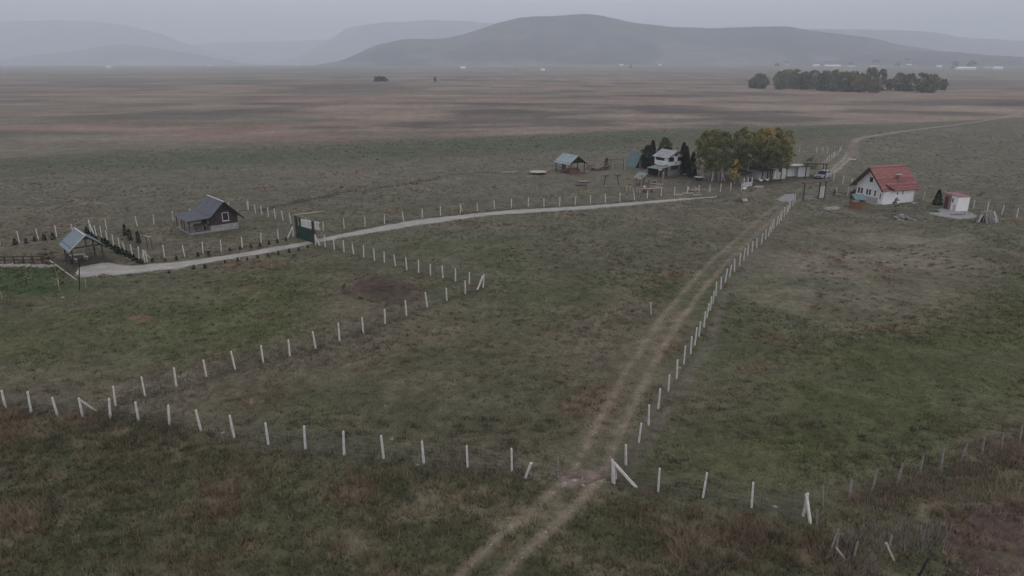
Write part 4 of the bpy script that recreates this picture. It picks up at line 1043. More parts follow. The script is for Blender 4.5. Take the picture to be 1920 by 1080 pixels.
# --- portal frame by the concrete pad
o = at(1480 + 305 / 12, 340 + 440 / 12); b = at(1480 + 780 / 12, 340 + 380 / 12) - o; m_ = at(1480 + 650 / 12, 340 + 395 / 12) - o
r = thing('entrance_frame', 'tall dark entrance frame of three posts with plank top and pale board', 'entrance frame', o)
for q in (Vector(), m_, b): MB().beam(q + Vector((0, 0, -.2)), q + Vector((0, 0, 2.9)), .17).build('post', M_darkwood, r)
d_ = b.normalized()
MB().beam(-d_ * .5 + Vector((0, 0, 2.95)), b + d_ * .3 + Vector((0, 0, 2.95)), .22, .12).build('top_beam', M_darkwood, r)
tp = MB(); nn = Vector((-d_.y, d_.x, 0)); z_ = Vector((0, 0, 1))
tp.slab([-d_ * .6 + nn * -.5 + z_ * 3.05, b + d_ * .4 - nn * .5 + z_ * 3.05, b + d_ * .4 + nn * .7 + z_ * 3.2, -d_ * .6 + nn * .7 + z_ * 3.2], .06)
tp.build('roof_boards', M_brownwood, r)
q0, q1 = m_ + d_ * .15 + z_ * .15, b - d_ * .12 + z_ * .15
MB().beam(q0 + z_ * .95, q1 + z_ * .95, .05, 1.95).build('board', M_trim, r)
t = thing('stone_trough', 'low pale stone trough and rubble beside the entrance frame', 'trough', at(1516, 371), .1)
MB().box(-.9, -.25, 0, 1.0, .25, .32).build('trough', M_slab, t)
for k in range(6): MB().lathe([(0, 0), (.22, .02), (.2, .15), (0, .24)], 7, (-1.4 + .35 * k, -1.0 - .3 * (k % 3), 0)).build('rubble', M_rock, t)

# --- house with red tiled roof
Q = (60.2, 111.5); TH = math.radians(20)
r = thing('red_roofed_house', 'white house with steep red tiled roof and glazed gable end', 'house', (Q[0], Q[1], gz(*Q)), TH)
L, W, ZR, ZE = 6.6, 5.6, 5.6, 2.8
wl = MB().prism([(0, -.3), (W, -.3), (W, ZE), (W / 2, ZR - .1), (0, ZE)], 'x', 0.0, L).build('wall', M_white, r)
MB().box(-.06, .95, -.2, -.003, W, .95).build('brick_parapet', M_brick if False else mat('grey_parapet', (.36, .34, .33), .9, .1, 3), r)
MB().box(-.12, -.25, -.3, L - 2.8, -.003, .0 + .14).build('plinth', mat('pale_plinth_strip', (.5, .5, .5), .9, .1, 2), r)
MB().box(-1.3, -.1, -.25, -.01, 2.6, .12).build('terrace', M_slab, r)
# roof: front eave corner cut by a small notch as on the house
sl = 1.0; ov = .6
def rp(x, k):       # point on the right slope, k = 0 eave .. 1 ridge
    return (x, -ov + k * (W / 2 + ov), ZE - ov + k * (ZR - ZE + ov) + .06)
def lp(x, k): 
    return (x, W + ov - k * (W / 2 + ov), ZE - ov + k * (ZR - ZE + ov) + .06)
x0, x1 = -.9, 7.05; N0, N1, NA, NK = .55, 1.5, .35, .26
rf = MB()
rf.slab([rp(N1 + .05, 0), rp(x1, 0), rp(x1, 1), rp(NA, 1), rp(NA, NK)], .10)
rf.slab([rp(x0, 0), rp(N0, 0), rp(NA - .002, NK), rp(NA - .002, 1), rp(x0, 1)], .10)
rf.slab([lp(x0, 0), lp(x1, 0), lp(x1, 1), lp(x0, 1)], .10)
roof = rf.build('roof', mat('roof_deck', (.16, .07, .06), .9, .1, 2), r)
nrow = 18
def course(pf, xa0, xb0, xa1, xb1, k0, k1, up):
    a, b_, c_, d = [Vector(v) for v in (pf(xa0, k0), pf(xb0, k0), pf(xb1, k1), pf(xa1, k1))]
    nr = (b_ - a).cross(d - a).normalized()
    if nr.z < 0: nr = -nr
    mb = MB(); n_ = max(1, int((b_ - a).length / .3))
    for i in range(n_):     # rows of slightly uneven tiles
        t0, t1 = i / n_, (i + .93) / n_
        j = up + random.uniform(-.008, .012)
        mb.slab([a.lerp(b_, t0) + nr * (j + .035), a.lerp(b_, t1) + nr * (j + .035), d.lerp(c_, t1) + nr * j, d.lerp(c_, t0) + nr * j], .028)
    mb.build('tile_course', random.choice((M_tile, M_tile, mat('red_roof_tile_pale', (0.285, 0.125, 0.115), 0.8, 0.2, 1.6), mat('red_roof_tile_dark', (0.205, 0.072, 0.068), 0.8, 0.2, 1.6))), roof)
for i in range(nrow):
    k0, k1 = i / nrow - .004, (i + 1) / nrow + .006
    if k1 < NK:
        ta, tb = max(k0, 0) / NK, k1 / NK
        course(rp, x0, N0 + (NA - N0) * ta, x0, N0 + (NA - N0) * tb, max(k0, 0), k1, .03)
        course(rp, N1 + (NA - N1) * ta, x1, N1 + (NA - N1) * tb, x1, max(k0, 0), k1, .03)
    else:
        course(rp, x0, x1, x0, x1, max(k0, 0), min(k1, 1), .03)
    course(lp, x0, x1, x0, x1, max(k0, 0), min(k1, 1), .03)
MB().tube((x0, W / 2, ZR + .10), (x1, W / 2, ZR + .10), .12, n=8).build('ridge_tiles', mat('ridge_tile', (.34, .17, .15), .8, .15, 3), roof)
vb = MB()
vb.beam(Vector(rp(x0 - .03, 0)) - Vector((0, 0, .06)), Vector(rp(x0 - .03, 1)) - Vector((0, 0, .06)), .06, .24); vb.beam(Vector(lp(x0 - .03, 0)) - Vector((0, 0, .06)), Vector(lp(x0 - .03, 1)) - Vector((0, 0, .06)), .06, .24)
vb.build('verge_board', M_darkwood, roof)
nv = MB(); nv.beam(Vector(rp(N1, 0)) + Vector((0, 0, .08)), Vector(rp(NA, NK)) + Vector((0, 0, .08)), .12, .16); nv.beam(Vector(rp(N0, 0)) + Vector((0, 0, .05)), Vector(rp(NA, NK)) + Vector((0, 0, .05)), .08, .12)
nv.build('notch_flashing', M_black, roof)
ch = MB().box(3.35, .55, 3.6, 3.75, .95, 4.55).build('chimney', M_brick, roof); MB().box(3.22, .42, 4.55, 3.88, 1.08, 4.66).build('chimney_cap', M_trim, ch)
# glazed gable end
MB().box(-.05, -.02, 2.2, -.003, W + .0, 2.62).build('lintel', M_white, r)
for a, b_ in ((4.0, 5.35), (2.35, 3.6), (1.35, 1.95)): opening('window', r, ('x', -.003, -1), a, b_, .98, 2.18, .07, .12, M_whitepaint, mat('pale_window_glass', (.075, .08, .09), .15, .1, 1, spec=.6), bars=1 if b_ - a > 1 else 0)
opening('door', r, ('x', -.003, -1), .12, .9, .1, 2.15, .07, .08, M_whitepaint, M_whitepaint, sill=False)
MB().box(-.09, .45, .8, -.075, .6, 1.75).build('door_glass', M_glass, r)
opening('window', r, ('x', 0, -1), 2.35, 3.25, 3.15, 4.15, .06, .09, M_whitepaint)
opening('window', r, ('y', 0, -1), 2.75, 3.1, 1.45, 1.85, .04, .04, M_whitepaint, sill=False)
opening('window', r, ('y', 0, -1), 4.0, 4.25, 1.35, 2.1, .04, .04, M_whitepaint, sill=False)
MB().tube((L + .1, -.07, 0), (L + .1, -.07, 2.3), .05, n=6).build('downpipe', M_trim, r)
NOGRASS.append(local_poly(r, [(-1.2, -.2), (L, -.2), (L, W), (-1.2, W)]))
t = thing('bench', 'low pale bench on the grass at the back corner of the red-roofed house', 'bench', at(1714, 385), .1)
MB().box(-.5, -.15, .35, .5, .15, .4).build('seat', M_trim, t)
for x in (-.4, .4): MB().box(x - .04, -.13, 0, x + .04, .13, .35).build('leg', M_greywood, t)

# --- covered well
o = at(1480 + 1565 / 12, 340 + 615 / 12)
r = thing('covered_well', 'round orange wooden well with a small teal roof before the red-roofed house', 'well', o + Vector((0, .7, 0)), .15)
wb = r
for k in range(18):
    a = 2 * math.pi * k / 18; q = Vector((1.12 * math.cos(a), 1.12 * math.sin(a), 0)); tdir = Vector((-math.sin(a), math.cos(a), 0))
    MB().beam(q + Vector((0, 0, -.05)), q + Vector((0, 0, 1.05)), .36, .07, up=tuple(q.normalized())).build('stave', M_orangewood, wb)
MB().lathe([(1.0, 1.05), (1.22, 1.05), (1.22, 1.12), (1.0, 1.12), (1.0, 1.05)], 18).build('rim', M_orangewood, wb)
MB().lathe([(.02, .7), (1.03, .7)], 18).build('water_cover', M_black, wb)
for x in (-.05, 1.0): MB().box(x - .06, .3, .7, x + .06, .42, 1.75).build('roof_post', M_greywood, wb)
rf = MB(); rf.slab([(-.75, -.55, 1.35), (1.35, -.55, 1.35), (1.1, .4, 2.1), (-.95, .4, 2.1)], .05); rf.slab([(-.75, 1.3, 1.35), (1.35, 1.3, 1.35), (1.1, .4, 2.102), (-.95, .4, 2.102)], .05)
rf.build('roof', mat('teal_well_roof', (.088, .160, .162), .5, .1, 1, spec=.5), wb)
MB().box(-.95, -.5, 1.13, .0, .1, 1.2).build('lid', M_trim, wb)
# --- small white shed on its apron
o = at(1720 + 690 / 9.6, 340 + 548 / 9.6)
r = thing('white_shed', 'small white box shed with rusty flat roof and brick doorway on the apron', 'shed', o, math.radians(9))
MB().box(0, 0, -.1, 2.05, 2.75, 2.3).build('wall', M_whitepaint, r)
MB().slab([(-.12, -.12, 2.36), (2.2, -.12, 2.36), (2.2, 3.0, 2.5), (-.12, 3.0, 2.5)], .06).build('roof', M_redroof, r)
MB().box(-.04, 1.25, -.05, -.003, 2.72, 2.28).build('brick_front', M_brick, r)
opening('door', r, ('x', -.04, -1), 1.75, 2.5, .0, 2.0, .04, .07, M_brownwood, mat('dark_red_door', (.085, .03, .035), .7, .2, 2))
opening('window', r, ('x', -.003, -1), .75, 1.15, 1.25, 2.0, .04, .05, M_whitepaint)
MB().box(-.03, .25, .0, -.003, .7, 1.0).build('hatch', M_trim, r)
t = thing('mat', 'dark green tub lying on the concrete apron', 'tub', at(1755, 398))
MB().lathe([(.0, .02), (.42, .02), (.5, .22), (.46, .24), (.38, .08), (0, .08)], 12).build('bowl', mat('green_plastic', (.05, .085, .07), .6), t)
t = thing('brick_row', 'reddish row of loose bricks laid out on the apron', 'bricks', at(1795, 403.5), .05)
rr = random.Random(6)
for k in range(26): 
    x, y = rr.uniform(-1.1, 1.1), rr.uniform(-.35, .3)
    bo = MB().box(-.13, -.06, 0, .13, .06, .07).build('brick', M_brick, t); bo.location = (x, y, .08); bo.rotation_euler[2] = rr.uniform(0, 3)
# --- tepee of split logs
o = at(1848, 415)
t = thing('log_stack', 'tepee-shaped stack of grey split logs beside the apron', 'log pile', o); rr = random.Random(12)
for k in range(84):
    a = rr.uniform(0, 2 * math.pi); R_ = rr.uniform(.7, 1.5)
    MB().tube((R_ * 1.2 * math.cos(a), R_ * math.sin(a), -.05), (.75 * math.cos(a) + rr.uniform(-.3, .3), .25 * math.sin(a), 1.35 + rr.uniform(-.15, .2)), .085, .075, 6).build('log', (M_greywood, M_trim, M_greywood, mat('violet_grey_wood', (.17, .15, .155), .9, .3, 4))[k % 4], t)
for k in range(8): MB().tube((rr.uniform(-.9, .2), rr.uniform(-.4, .4), 1.2), (rr.uniform(-.3, .9), rr.uniform(-.4, .4), 1.32 + .05 * k / 2), .08, .08, 6).build('log', M_palewood if k % 2 else M_darkwood, t)
# --- rockery in front of the house
def rock_mesh(seed, r=1.0):
    rr = random.Random(seed); b = MB(); n, k = 8, 4; vs_ = [(0, 0, r * .7)]
    for j in range(1, k + 1):
        for i in range(n):
            a = 2 * math.pi * (i + .5 * (j % 2)) / n; e = j / k * math.pi * .55
            rad = r * rr.uniform(.78, 1.12); vs_.append((rad * math.sin(e) * math.cos(a), rad * math.sin(e) * math.sin(a) * .85, rad * .7 * math.cos(e)))
    fs_ = [(0, 1 + i, 1 + (i + 1) % n) for i in range(n)]
    for j in range(k - 1):
        a = 1 + j * n; fs_ += [(a + i, a + n + i, a + n + (i + 1) % n, a + (i + 1) % n) for i in range(n)]
    return b.add(vs_, fs_)
RM = []
for q in range(5): m0 = rock_mesh(q).mesh('rock'); m0.materials.append(M_rock if q % 2 else M_stone); RM.append(m0)
def rocks(name, label, cat, px, py, n, rx, ry, s0, s1, seed, heap=.0, pn='rock'):
    t = thing(name, label, cat, at(px, py)); rr = random.Random(seed)
    for k in range(n):
        x, y = rr.gauss(0, rx), rr.gauss(0, ry); o_ = link(pn, RM[k % 5], t); s_ = rr.uniform(s0, s1)
        o_.location = (x, y, heap * max(0, 1 - abs(x) / (2 * rx + .01) - abs(y) / (2 * ry + .01)) + gz(t.location.x + x, t.location.y + y) - t.location.z); o_.scale = (s_, s_, s_ * rr.uniform(.6, 1)); o_.rotation_euler[2] = rr.uniform(0, 6)
    return t
rocks('rockery', 'heaped grey rockery on the grass in front of the red-roofed house', 'rockery', 1689, 411, 26, .75, .5, .18, .4, 3, .7)
rocks('rubble_heap', 'pale stone rubble strewn across the track gap', 'rubble', 1075, 897, 46, 1.3, .35, .04, .10, 4)
rocks('rubble_heap', 'loose stones against the gate post right of the track gap', 'rubble', 1128, 893, 22, .6, .25, .04, .09, 14)
rocks('rubble_heap', 'flat grey slab stones at the left rut of the track gap', 'rubble', 1062, 905, 8, .5, .2, .10, .2, 24)
rocks('stone_edging', 'row of white boulders edging the lawn at the far left', 'stones', -10, 499, 1, .1, .1, .4, .5, 5)
def scatter_stone(label, px, py, s, k):
    o_ = link('stone', RM[k % 5 | 1 if k % 5 < 4 else 3]); o_.location = at(px, py); o_.scale = (s, s * .8, s * .7); o_.rotation_euler[2] = k * 1.3
    tag(o_, label, 'stone')
scatter_stone('white stone in the grass just left of the ninth foreground post', 418, 812, .16, 1)
scatter_stone('small pale stone right of the post at the middle left foreground', 735, 824, .15, 2)
scatter_stone('pale stone lying below the foreground fence near the middle', 783, 872, .11, 3)
scatter_stone('pale stone in the open pasture above the foreground fence', 722, 761, .09, 4)
scatter_stone('white stone at the edge of the lawn by the dark pole', 118, 558, .2, 1)
scatter_stone('white stone at the foot of the long post row', 1274, 690, .16, 3)
scatter_stone('pale stone in the right rut at the bottom of the picture', 979, 1047, .09, 3)
scatter_stone('pale stone at the upper end of the dirt track', 1434, 399, .25, 1)
scatter_stone('pale stone in the grass before the short right fence', 1453, 950, .14, 2)
stray('kerb_stone', 'white kerb bar lying across the near end of the pinkish earth patch', 'kerb', 1589, 298.2, (1604, 298.6, .35), .22, M_whitepaint)
stray('kerb_stone', 'white kerb bar lying across the far end of the pinkish earth patch', 'kerb', 1602, 265.6, (1608, 265.2, .35), .25, M_whitepaint)
# dark hollow with a pink stone slab at the end of the drive
patch('hollow', P2([(1372, 376), (1385, 372), (1405, 372), (1412, 376), (1398, 381), (1380, 380)]), .03, M_soil, .1, .05, 'dark scorched hollow at the end of the gravel drive', 60, 14, soil=(.04, .036, .032))
t = thing('stone_slab', 'tilted pinkish stone slab in the scorched hollow', 'stone', at(1396, 378), .6)
MB().slab([(-.5, -.2, .1), (.6, -.3, .15), (.7, .2, .5), (-.4, .3, .45)], .12).build('slab', mat('pinkish_stone', (.34, .28, .26), .9, .2, 3), t)

# --- green gate on the drive
a, b = at(540 + 220 / 12, 380 + 800 / 12), at(540 + 600 / 12, 380 + 940 / 12); th = math.atan2(b.y - a.y, b.x - a.x); GL = (b - a).length
r = thing('green_gate', 'tall green sheet gate between dark posts across the gravel drive', 'gate', a, th)
for x in (0, GL): MB().box(x - .13, -.13, -.2, x + .13, .13, 3.05).build('post', mat('gate_post', (.05, .04, .045), .8, .3, 3), r)
MB().box(.85, -.1, 1.6, 1.02, .07, 3.0).build('inner_post', mat('gate_post', (.05, .04, .045)), r)
for x_a, x_b in ((.14, GL / 2 - .01), (GL / 2 + .01, GL - .14)):
    lf = MB().box(x_a, -.03, .08, x_b, .0, 1.8).build('leaf', M_greengate, r)
    rb = MB(); k = x_a + .1
    while k < x_b: rb.box(k, -.06, .1, k + .05, -.031, 1.78); k += .22
    rb.build('ribs', M_greengate, lf)
    fr_ = MB(); fr_.beam((x_a, .03, .9), (x_b, .03, 1.7), .04, .05); fr_.beam((x_a, .03, 1.78), (x_b, .03, 1.78), .05, .05); fr_.build('leaf_frame', M_black, lf)
MB().beam((-.2, 0, 3.1), (GL + .2, 0, 3.1), .12, .12).build('top_beam', M_greywood, r)
z_ = a.z + 3.1
q0, q1 = atz(550.2, 402.6, z_), atz(604.5, 396.4, z_)
inv = Matrix.Rotation(-th, 4, 'Z')
MB().beam(inv @ (q0 - a), inv @ (q1 - a), .1, .1).build('top_pole', M_palewood, r)
a, b = at(566, 427.5), at(601, 434.5); th = math.atan2(b.y - a.y, b.x - a.x); PL = (b - a).length
r = thing('picket_gate', 'white picket gate panel standing open behind the green gate', 'gate', a, th)
for k in range(int(PL / .2)): MB().box(k * .2, -.02, .1, k * .2 + .065, .02, 1.3).build('picket', M_whitepaint, r)
for z in (.25, 1.1): MB().box(0, .021, z, PL, .06, z + .09).build('rail', M_whitepaint, r)

# --- things of the left garden
a, b = at(277, 465.6), at(285.8, 468); r = thing('clothes_frame', 'thin dark clothes frame with a pale bar in the cabin garden', 'frame', a)
b = b - a
for q in (Vector(), b): MB().beam(q + Vector((0, 0, -.1)), q + Vector((0, 0, 1.55)), .08).build('post', M_brownwood, r)
MB().beam(Vector((-.06, 0, 1.58)), b + Vector((.06, 0, 1.58)), .08).build('bar', M_trim, r)
a = at(155, 486); t = table_set('garden_table', 'pale grey slab table under the blue-roofed pavilion', 'table', 147, 486.5, .6, M_trim, 1.6, .8, .62, bench=False)
for lb, px, py, an in (('white bench seat right of the slab table', 160, 486, -.6), ('white bench seat left of the slab table', 140, 491, -.6)):
    t = thing('bench', lb, 'bench', at(px, py), an); MB().box(-.55, -.14, .34, .55, .14, .42).build('seat', M_whitepaint, t)
    for x in (-.4, .4): MB().box(x - .05, -.12, 0, x + .05, .12, .34).build('leg', M_greywood, t)
stray('pole', 'slender white pole leaning under the blue pavilion gable', 'pole', 155, 480, (158.5, 457, 1.9), .06, M_trim)
a, b = at(-60, 496), at(80, 494)
r = thing('rail_fence', 'dark two-rail wooden fence above the white boulders at the far left', 'fence', a); b = b - a; n = 9
for k in range(n): 
    q = b * k / (n - 1); MB().box(q.x - .06, q.y - .06, -.1 + gz(a.x + q.x, a.y + q.y) - a.z, q.x + .06, q.y + .06, .95).build('post', M_darkwood, r)
for z in (.45, .85): MB().beam(Vector((0, 0, z)), b + Vector((0, 0, z)), .06, .1).build('rail', M_darkwood, r)
words = ['first', 'second', 'third', 'fourth', 'fifth', 'sixth', 'seventh', 'eighth', 'ninth', 'tenth', 'eleventh', 'twelfth', 'thirteenth', 'fourteenth', 'fifteenth', 'sixteenth', 'seventeenth', 'eighteenth', 'nineteenth', 'twentieth', 'twenty-first', 'twenty-second', 'twenty-third', 'twenty-fourth']
for k, px in enumerate((3, 12, 21, 31, 41, 52, 62, 71, 80, 88, 98)):
    o_ = link('boulder', RM[(1, 3)[k % 2]]); o_.location = at(px, 498.2 + (k % 3) * .4 + px * .012); s_ = .34 + .1 * ((k * 7) % 3); o_.scale = (s_ * 1.2, s_ * .8, s_ * .8); o_.rotation_euler[2] = k
    tag(o_, f'white boulder edging the far left lawn, {words[k]} from the left edge', 'boulder', 'boulders along the lawn edge')
# --- white geese by the drive fence end
def goose(px, py, th, label):
    t = thing('goose', label, 'goose', at(px, py), th, 'geese by the outbuilding')
    b = MB(); n = 8; prof_ = [(-.42, .40, .02), (-.30, .36, .12), (-.1, .32, .18), (.12, .33, .19), (.28, .40, .14), (.36, .52, .075), (.38, .68, .05), (.42, .78, .055), (.50, .80, .045), (.54, .79, .01)]
    vs_ = [(x, rr_ * math.cos(2 * math.pi * i / n), z + rr_ * math.sin(2 * math.pi * i / n)) for x, z, rr_ in prof_ for i in range(n)]
    fs_ = [(j * n + i, j * n + (i + 1) % n, (j + 1) * n + (i + 1) % n, (j + 1) * n + i) for j in range(len(prof_) - 1) for i in range(n)]
    b.add(vs_, fs_); bo = b.build('body', M_feather, t, True)
    MB().tube((.52, 0, .79), (.62, 0, .765), .025, .008, 5).build('beak', M_orange, t)
    for s_ in (-1, 1): MB().tube((.0, s_ * .07, .0), (.0, s_ * .07, .2), .018, n=5).box(-.02, s_ * .07 - .05, 0, .12, s_ * .07 + .05, .015).build('leg', M_orange, t)
goose(1394.5, 350, .3, 'white goose standing just above the other at the drive fence end')
goose(1395.5, 357, .1, 'white goose on the grass lowest, right of the last drive fence post')
goose(1426.5, 341.5, 2.5, 'white goose before the dark annexe of the outbuilding')
goose(1438.5, 340.5, .2, 'white goose by the doorway of the white outbuilding')

# ------------------------------------------------------------------ villages at the foot of the hills
VM = [M_white, mat('cream_wall', (.55, .52, .48), .9), mat('grey_wall', (.4, .4, .4), .9)]
VR = [mat('far_red_roof', (.22, .12, .10), .9), mat('far_grey_roof', (.20, .20, .21), .8), mat('far_pale_roof', (.78, .78, .79), .8)]
vil = [(205, 128, 9, 0, 2), (393, 124, 7, 0, 2), (420, 124, 9, 0, 1), (556, 123, 7, 1, 2), (626, 122, 8, 0, 2), (758, 123, 6, 0, 2), (788, 123, 8, 0, 2), (855, 122, 8, 0, 2), (868, 129, 9, 0, 2), (1018, 133, 7, 0, 2), (1165, 124, 7, 0, 2), (1178, 130, 6, 1, 0), (1237, 123, 5, 0, 2), (1475, 122, 8, 0, 0), (1530, 124.5, 10, 0, 2), (1560, 126, 30, 1, 2), (1596, 125.5, 12, 0, 1), (1622, 122.5, 8, 0, 2), (1640, 125, 14, 0, 0), (1691, 122.5, 7, 0, 2), (1704, 124, 8, 0, 2), (1760, 127, 9, 1, 2), (1810, 131, 34, 0, 2), (1800, 127, 14, 1, 0), (1853, 128, 18, 0, 1), (1870, 130.5, 15, 0, 2), (1725, 128, 5, 2, 1)]
vil.sort()
for k, (px, py, wpx, wm, rm) in enumerate(vil):
    p = at(px, py); dist = p.y; w = wpx / F * dist; d = min(w * .7, 9); hw = min(max(w * .25, 3.2), 4.6)
    t = thing('village_house', f'tiny pale far house at the foot of the hills, {words[k] if k < 24 else ["twenty-fifth", "twenty-sixth", "twenty-seventh", "twenty-eighth"][k - 24]} counted from the left', 'house', p, random.uniform(-.2, .2), 'far village houses')
    MB().box(-w / 2, -d / 2, -2, w / 2, d / 2, hw).build('wall', VM[wm], t)
    f = MB()
    for s_ in (-1, 1): f.slab([(-w / 2 - .4, s_ * (d / 2 + .5), hw - .2), (w / 2 + .4, s_ * (d / 2 + .5), hw - .2), (w / 2 + .4, 0, hw + d * .32), (-w / 2 - .4, 0, hw + d * .32)], .25)
    f.build('roof', VR[rm], t)
    n = max(1, int(w / 6))
    for i in range(n): MB().box(-w / 2 + (i + .3) * w / n, -d / 2 - .05, hw * .35, -w / 2 + (i + .3) * w / n + 1.3, -d / 2 - .005, hw * .35 + 1.4).build('window', M_glass, t)

# ------------------------------------------------------------------ trees and shrubs
def leaf_cloud(r, centers, radii, m, size, tint, var=.25, flat=.0, tintf=None):
    """m leaf quads round each clump centre"""
    K = len(centers); c = np.repeat(np.array(centers), m, 0); rad = np.repeat(np.array(radii), m)
    d = r.normal(size=(K * m, 3)); d /= np.linalg.norm(d, axis=1)[:, None]
    pos = c + d * (rad * r.random(K * m) ** .45)[:, None] * np.array([1, 1, .8])
    a = r.normal(size=(K * m, 3)); a /= np.linalg.norm(a, axis=1)[:, None]
    b = np.cross(a, r.normal(size=(K * m, 3))); b /= np.linalg.norm(b, axis=1)[:, None]
    s = size * (.6 + .8 * r.random(K * m))[:, None]
    v = np.stack([pos - a * s, pos - b * s * .55, pos + a * s, pos + b * s * .55], 1).reshape(-1, 3)
    clump = np.repeat(1 + var * (r.random((K, 1)) * 2 - 1), m, 0)
    col = np.array(tint)[None, :] * clump * (1 + .35 * (r.random((K * m, 1)) * 2 - 1)) * (1 + .1 * (r.random((K * m, 3)) * 2 - 1))
    if tintf is not None: col = tintf(pos, col)
    return v, np.repeat(col, 4, 0)

def crown_obj(name, v, c, parent):
    me = np_mesh(name, v, np.arange(len(v)), 4, c); me.materials.append(M_leaf)
    return link(name, me, parent)

def tree(label, loc, h, rad, tint, seed, group, bark=None, trunk_r=.14, clear=.2, leaf=.15, clumps=95, per=52, name='tree', cat='tree', mix=None, shape=1.0, lean=.0, limbs=7, full=False):
    r = np.random.default_rng(seed); rr = random.Random(seed)
    t = thing(name, label, cat, loc, 0, group)
    tk = MB(); q = Vector((0, 0, -.2)); rad0 = trunk_r; pts = [(q, rad0)]
    for i in range(6):
        q = q + Vector((rr.gauss(lean * .3, .05) * h / 10, rr.gauss(0, .05) * h / 10, h * .92 / 6)); rad0 *= .8; pts.append((q, rad0))
    for (p0, r0), (p1, r1) in zip(pts, pts[1:]): tk.tube(p0, p1, r0, r1, 7)
    for k in range(limbs):
        f = rr.uniform(clear + .03, .8); i = min(5, int(f * 6)); p0 = pts[i][0].lerp(pts[i + 1][0], f * 6 - i); a = rr.uniform(0, 6.28); l = rad * rr.uniform(.5, .9)
        tk.tube(p0, p0 + Vector((math.cos(a) * l, math.sin(a) * l, l * rr.uniform(.5, 1.0))), pts[i + 1][1] * .5, .015, 5)
    tk.build('trunk', bark or M_bark, t)
    cs, rs = [], []
    zc0 = h * clear
    for k in range(clumps):
        f = rr.random() ** .85
        z = zc0 + (h - zc0) * f
        if full: f = rr.random()
        z = zc0 + (h - zc0) * f
        env = rad * (.55 + .45 * min(1, f * 2.5)) * max(.15, 1 - max(0, f - .6) / .4 * .6) if full else rad * (math.sin(math.pi * min(1, (f * .86 + .14))) ** .6 if shape >= 1 else max(.08, (1 - f) ** .8)) 
        a = rr.uniform(0, 6.28); d = env * math.sqrt(rr.uniform(.25, 1)) * rr.uniform(.8, 1.06)
        cs.append((math.cos(a) * d + lean * z * .15, math.sin(a) * d, z)); rs.append(rad * rr.uniform(.2, .36) * (.7 if f > .85 else 1))
    tf = None
    if mix is not None:
        col2, lo, hi, pr = mix
        ck = np.repeat(np.array([rr.random() < pr for _ in range(clumps)]), per)
        def tf(pos, col):
            w = (sstep(lo, hi, pos[:, 2] / h) * ck)[:, None]; return col * (1 - w) + np.array(col2) * (col / np.array(tint)) * w
    v, c = leaf_cloud(r, cs, rs, per, leaf, tint, .22, tintf=tf)
    crown_obj('crown', v, c, t)
    return t

G1, G2, GY, YE, OR, OL = (.225, .235, .115), (.185, .192, .105), (.310, .285, .125), (.44, .33, .12), (.32, .25, .15), (.280, .260, .140)
B = 'birches beside the white outbuilding'
tree('tall green birch at the left edge of the birch group', at(1317, 338), 9.4, 2.1, G1, 1, B, M_birch, mix=(GY, .6, .9, .6))
tree('tall green birch, second from the left in the birch group', at(1334, 340), 10.0, 2.2, G1, 2, B, M_birch, mix=(GY, .5, .9, .5))
tree('dark green birch, third from the left with leaning pale trunk', at(1353, 339), 9.4, 2.0, G2, 3, B, M_birch, mix=(G1, .5, .9, .7))
tree('rust-brown birch in the middle of the birch group', at(1374, 333), 9.0, 1.5, OR, 4, B, M_birch, mix=(OL, .7, .95, .7))
tree('small bright yellow tree under the middle birches', at(1377, 344), 4.4, 1.25, YE, 5, None, M_birch, trunk_r=.08, clumps=26, per=40, mix=((.16, .12, .035), .1, .4, .5))
tree('dark green birch right of the rust-brown one', at(1401, 336), 9.3, 1.9, G2, 6, B, M_birch, mix=(GY, .55, .9, .8))
tree('birch with a golden yellow top above the outbuilding', at(1430, 334), 9.8, 1.8, OL, 7, B, M_bark, clear=.35, mix=(YE, .68, .88, .95))
tree('olive birch behind the outbuilding roof', at(1450, 331), 9.6, 2.0, OL, 8, B, M_bark, clear=.35, mix=(OR, .7, .9, .4))
tree('olive birch at the right edge of the birch group', at(1470, 332), 9.2, 1.8, OL, 9, B, M_bark, clear=.33, clumps=38, mix=(GY, .6, .9, .6))
tree('dark olive tree in front of the outbuilding, its crown over the roof', at(1443, 341.5), 8.2, 1.9, G2, 31, None, M_bark, clear=.3, mix=(OL, .5, .9, .6))
tree('olive tree with a grey trunk before the right end of the outbuilding', at(1463, 340), 8.0, 1.7, OL, 32, None, M_bark, clear=.32, mix=(GY, .6, .9, .4))
tree('dim green birch filling the back of the birch group', at(1388, 328), 9.4, 2.3, G2, 10, B, M_bark, mix=(OL, .6, .9, .6))
tree('dim green birch at the back left of the birch group', at(1342, 331), 9.0, 2.3, G2, 11, B, M_bark, mix=(OL, .6, .9, .6))
tree('dim olive birch at the back right of the birch group', at(1420, 327), 9.0, 2.2, OL, 12, B, M_bark, clear=.3)
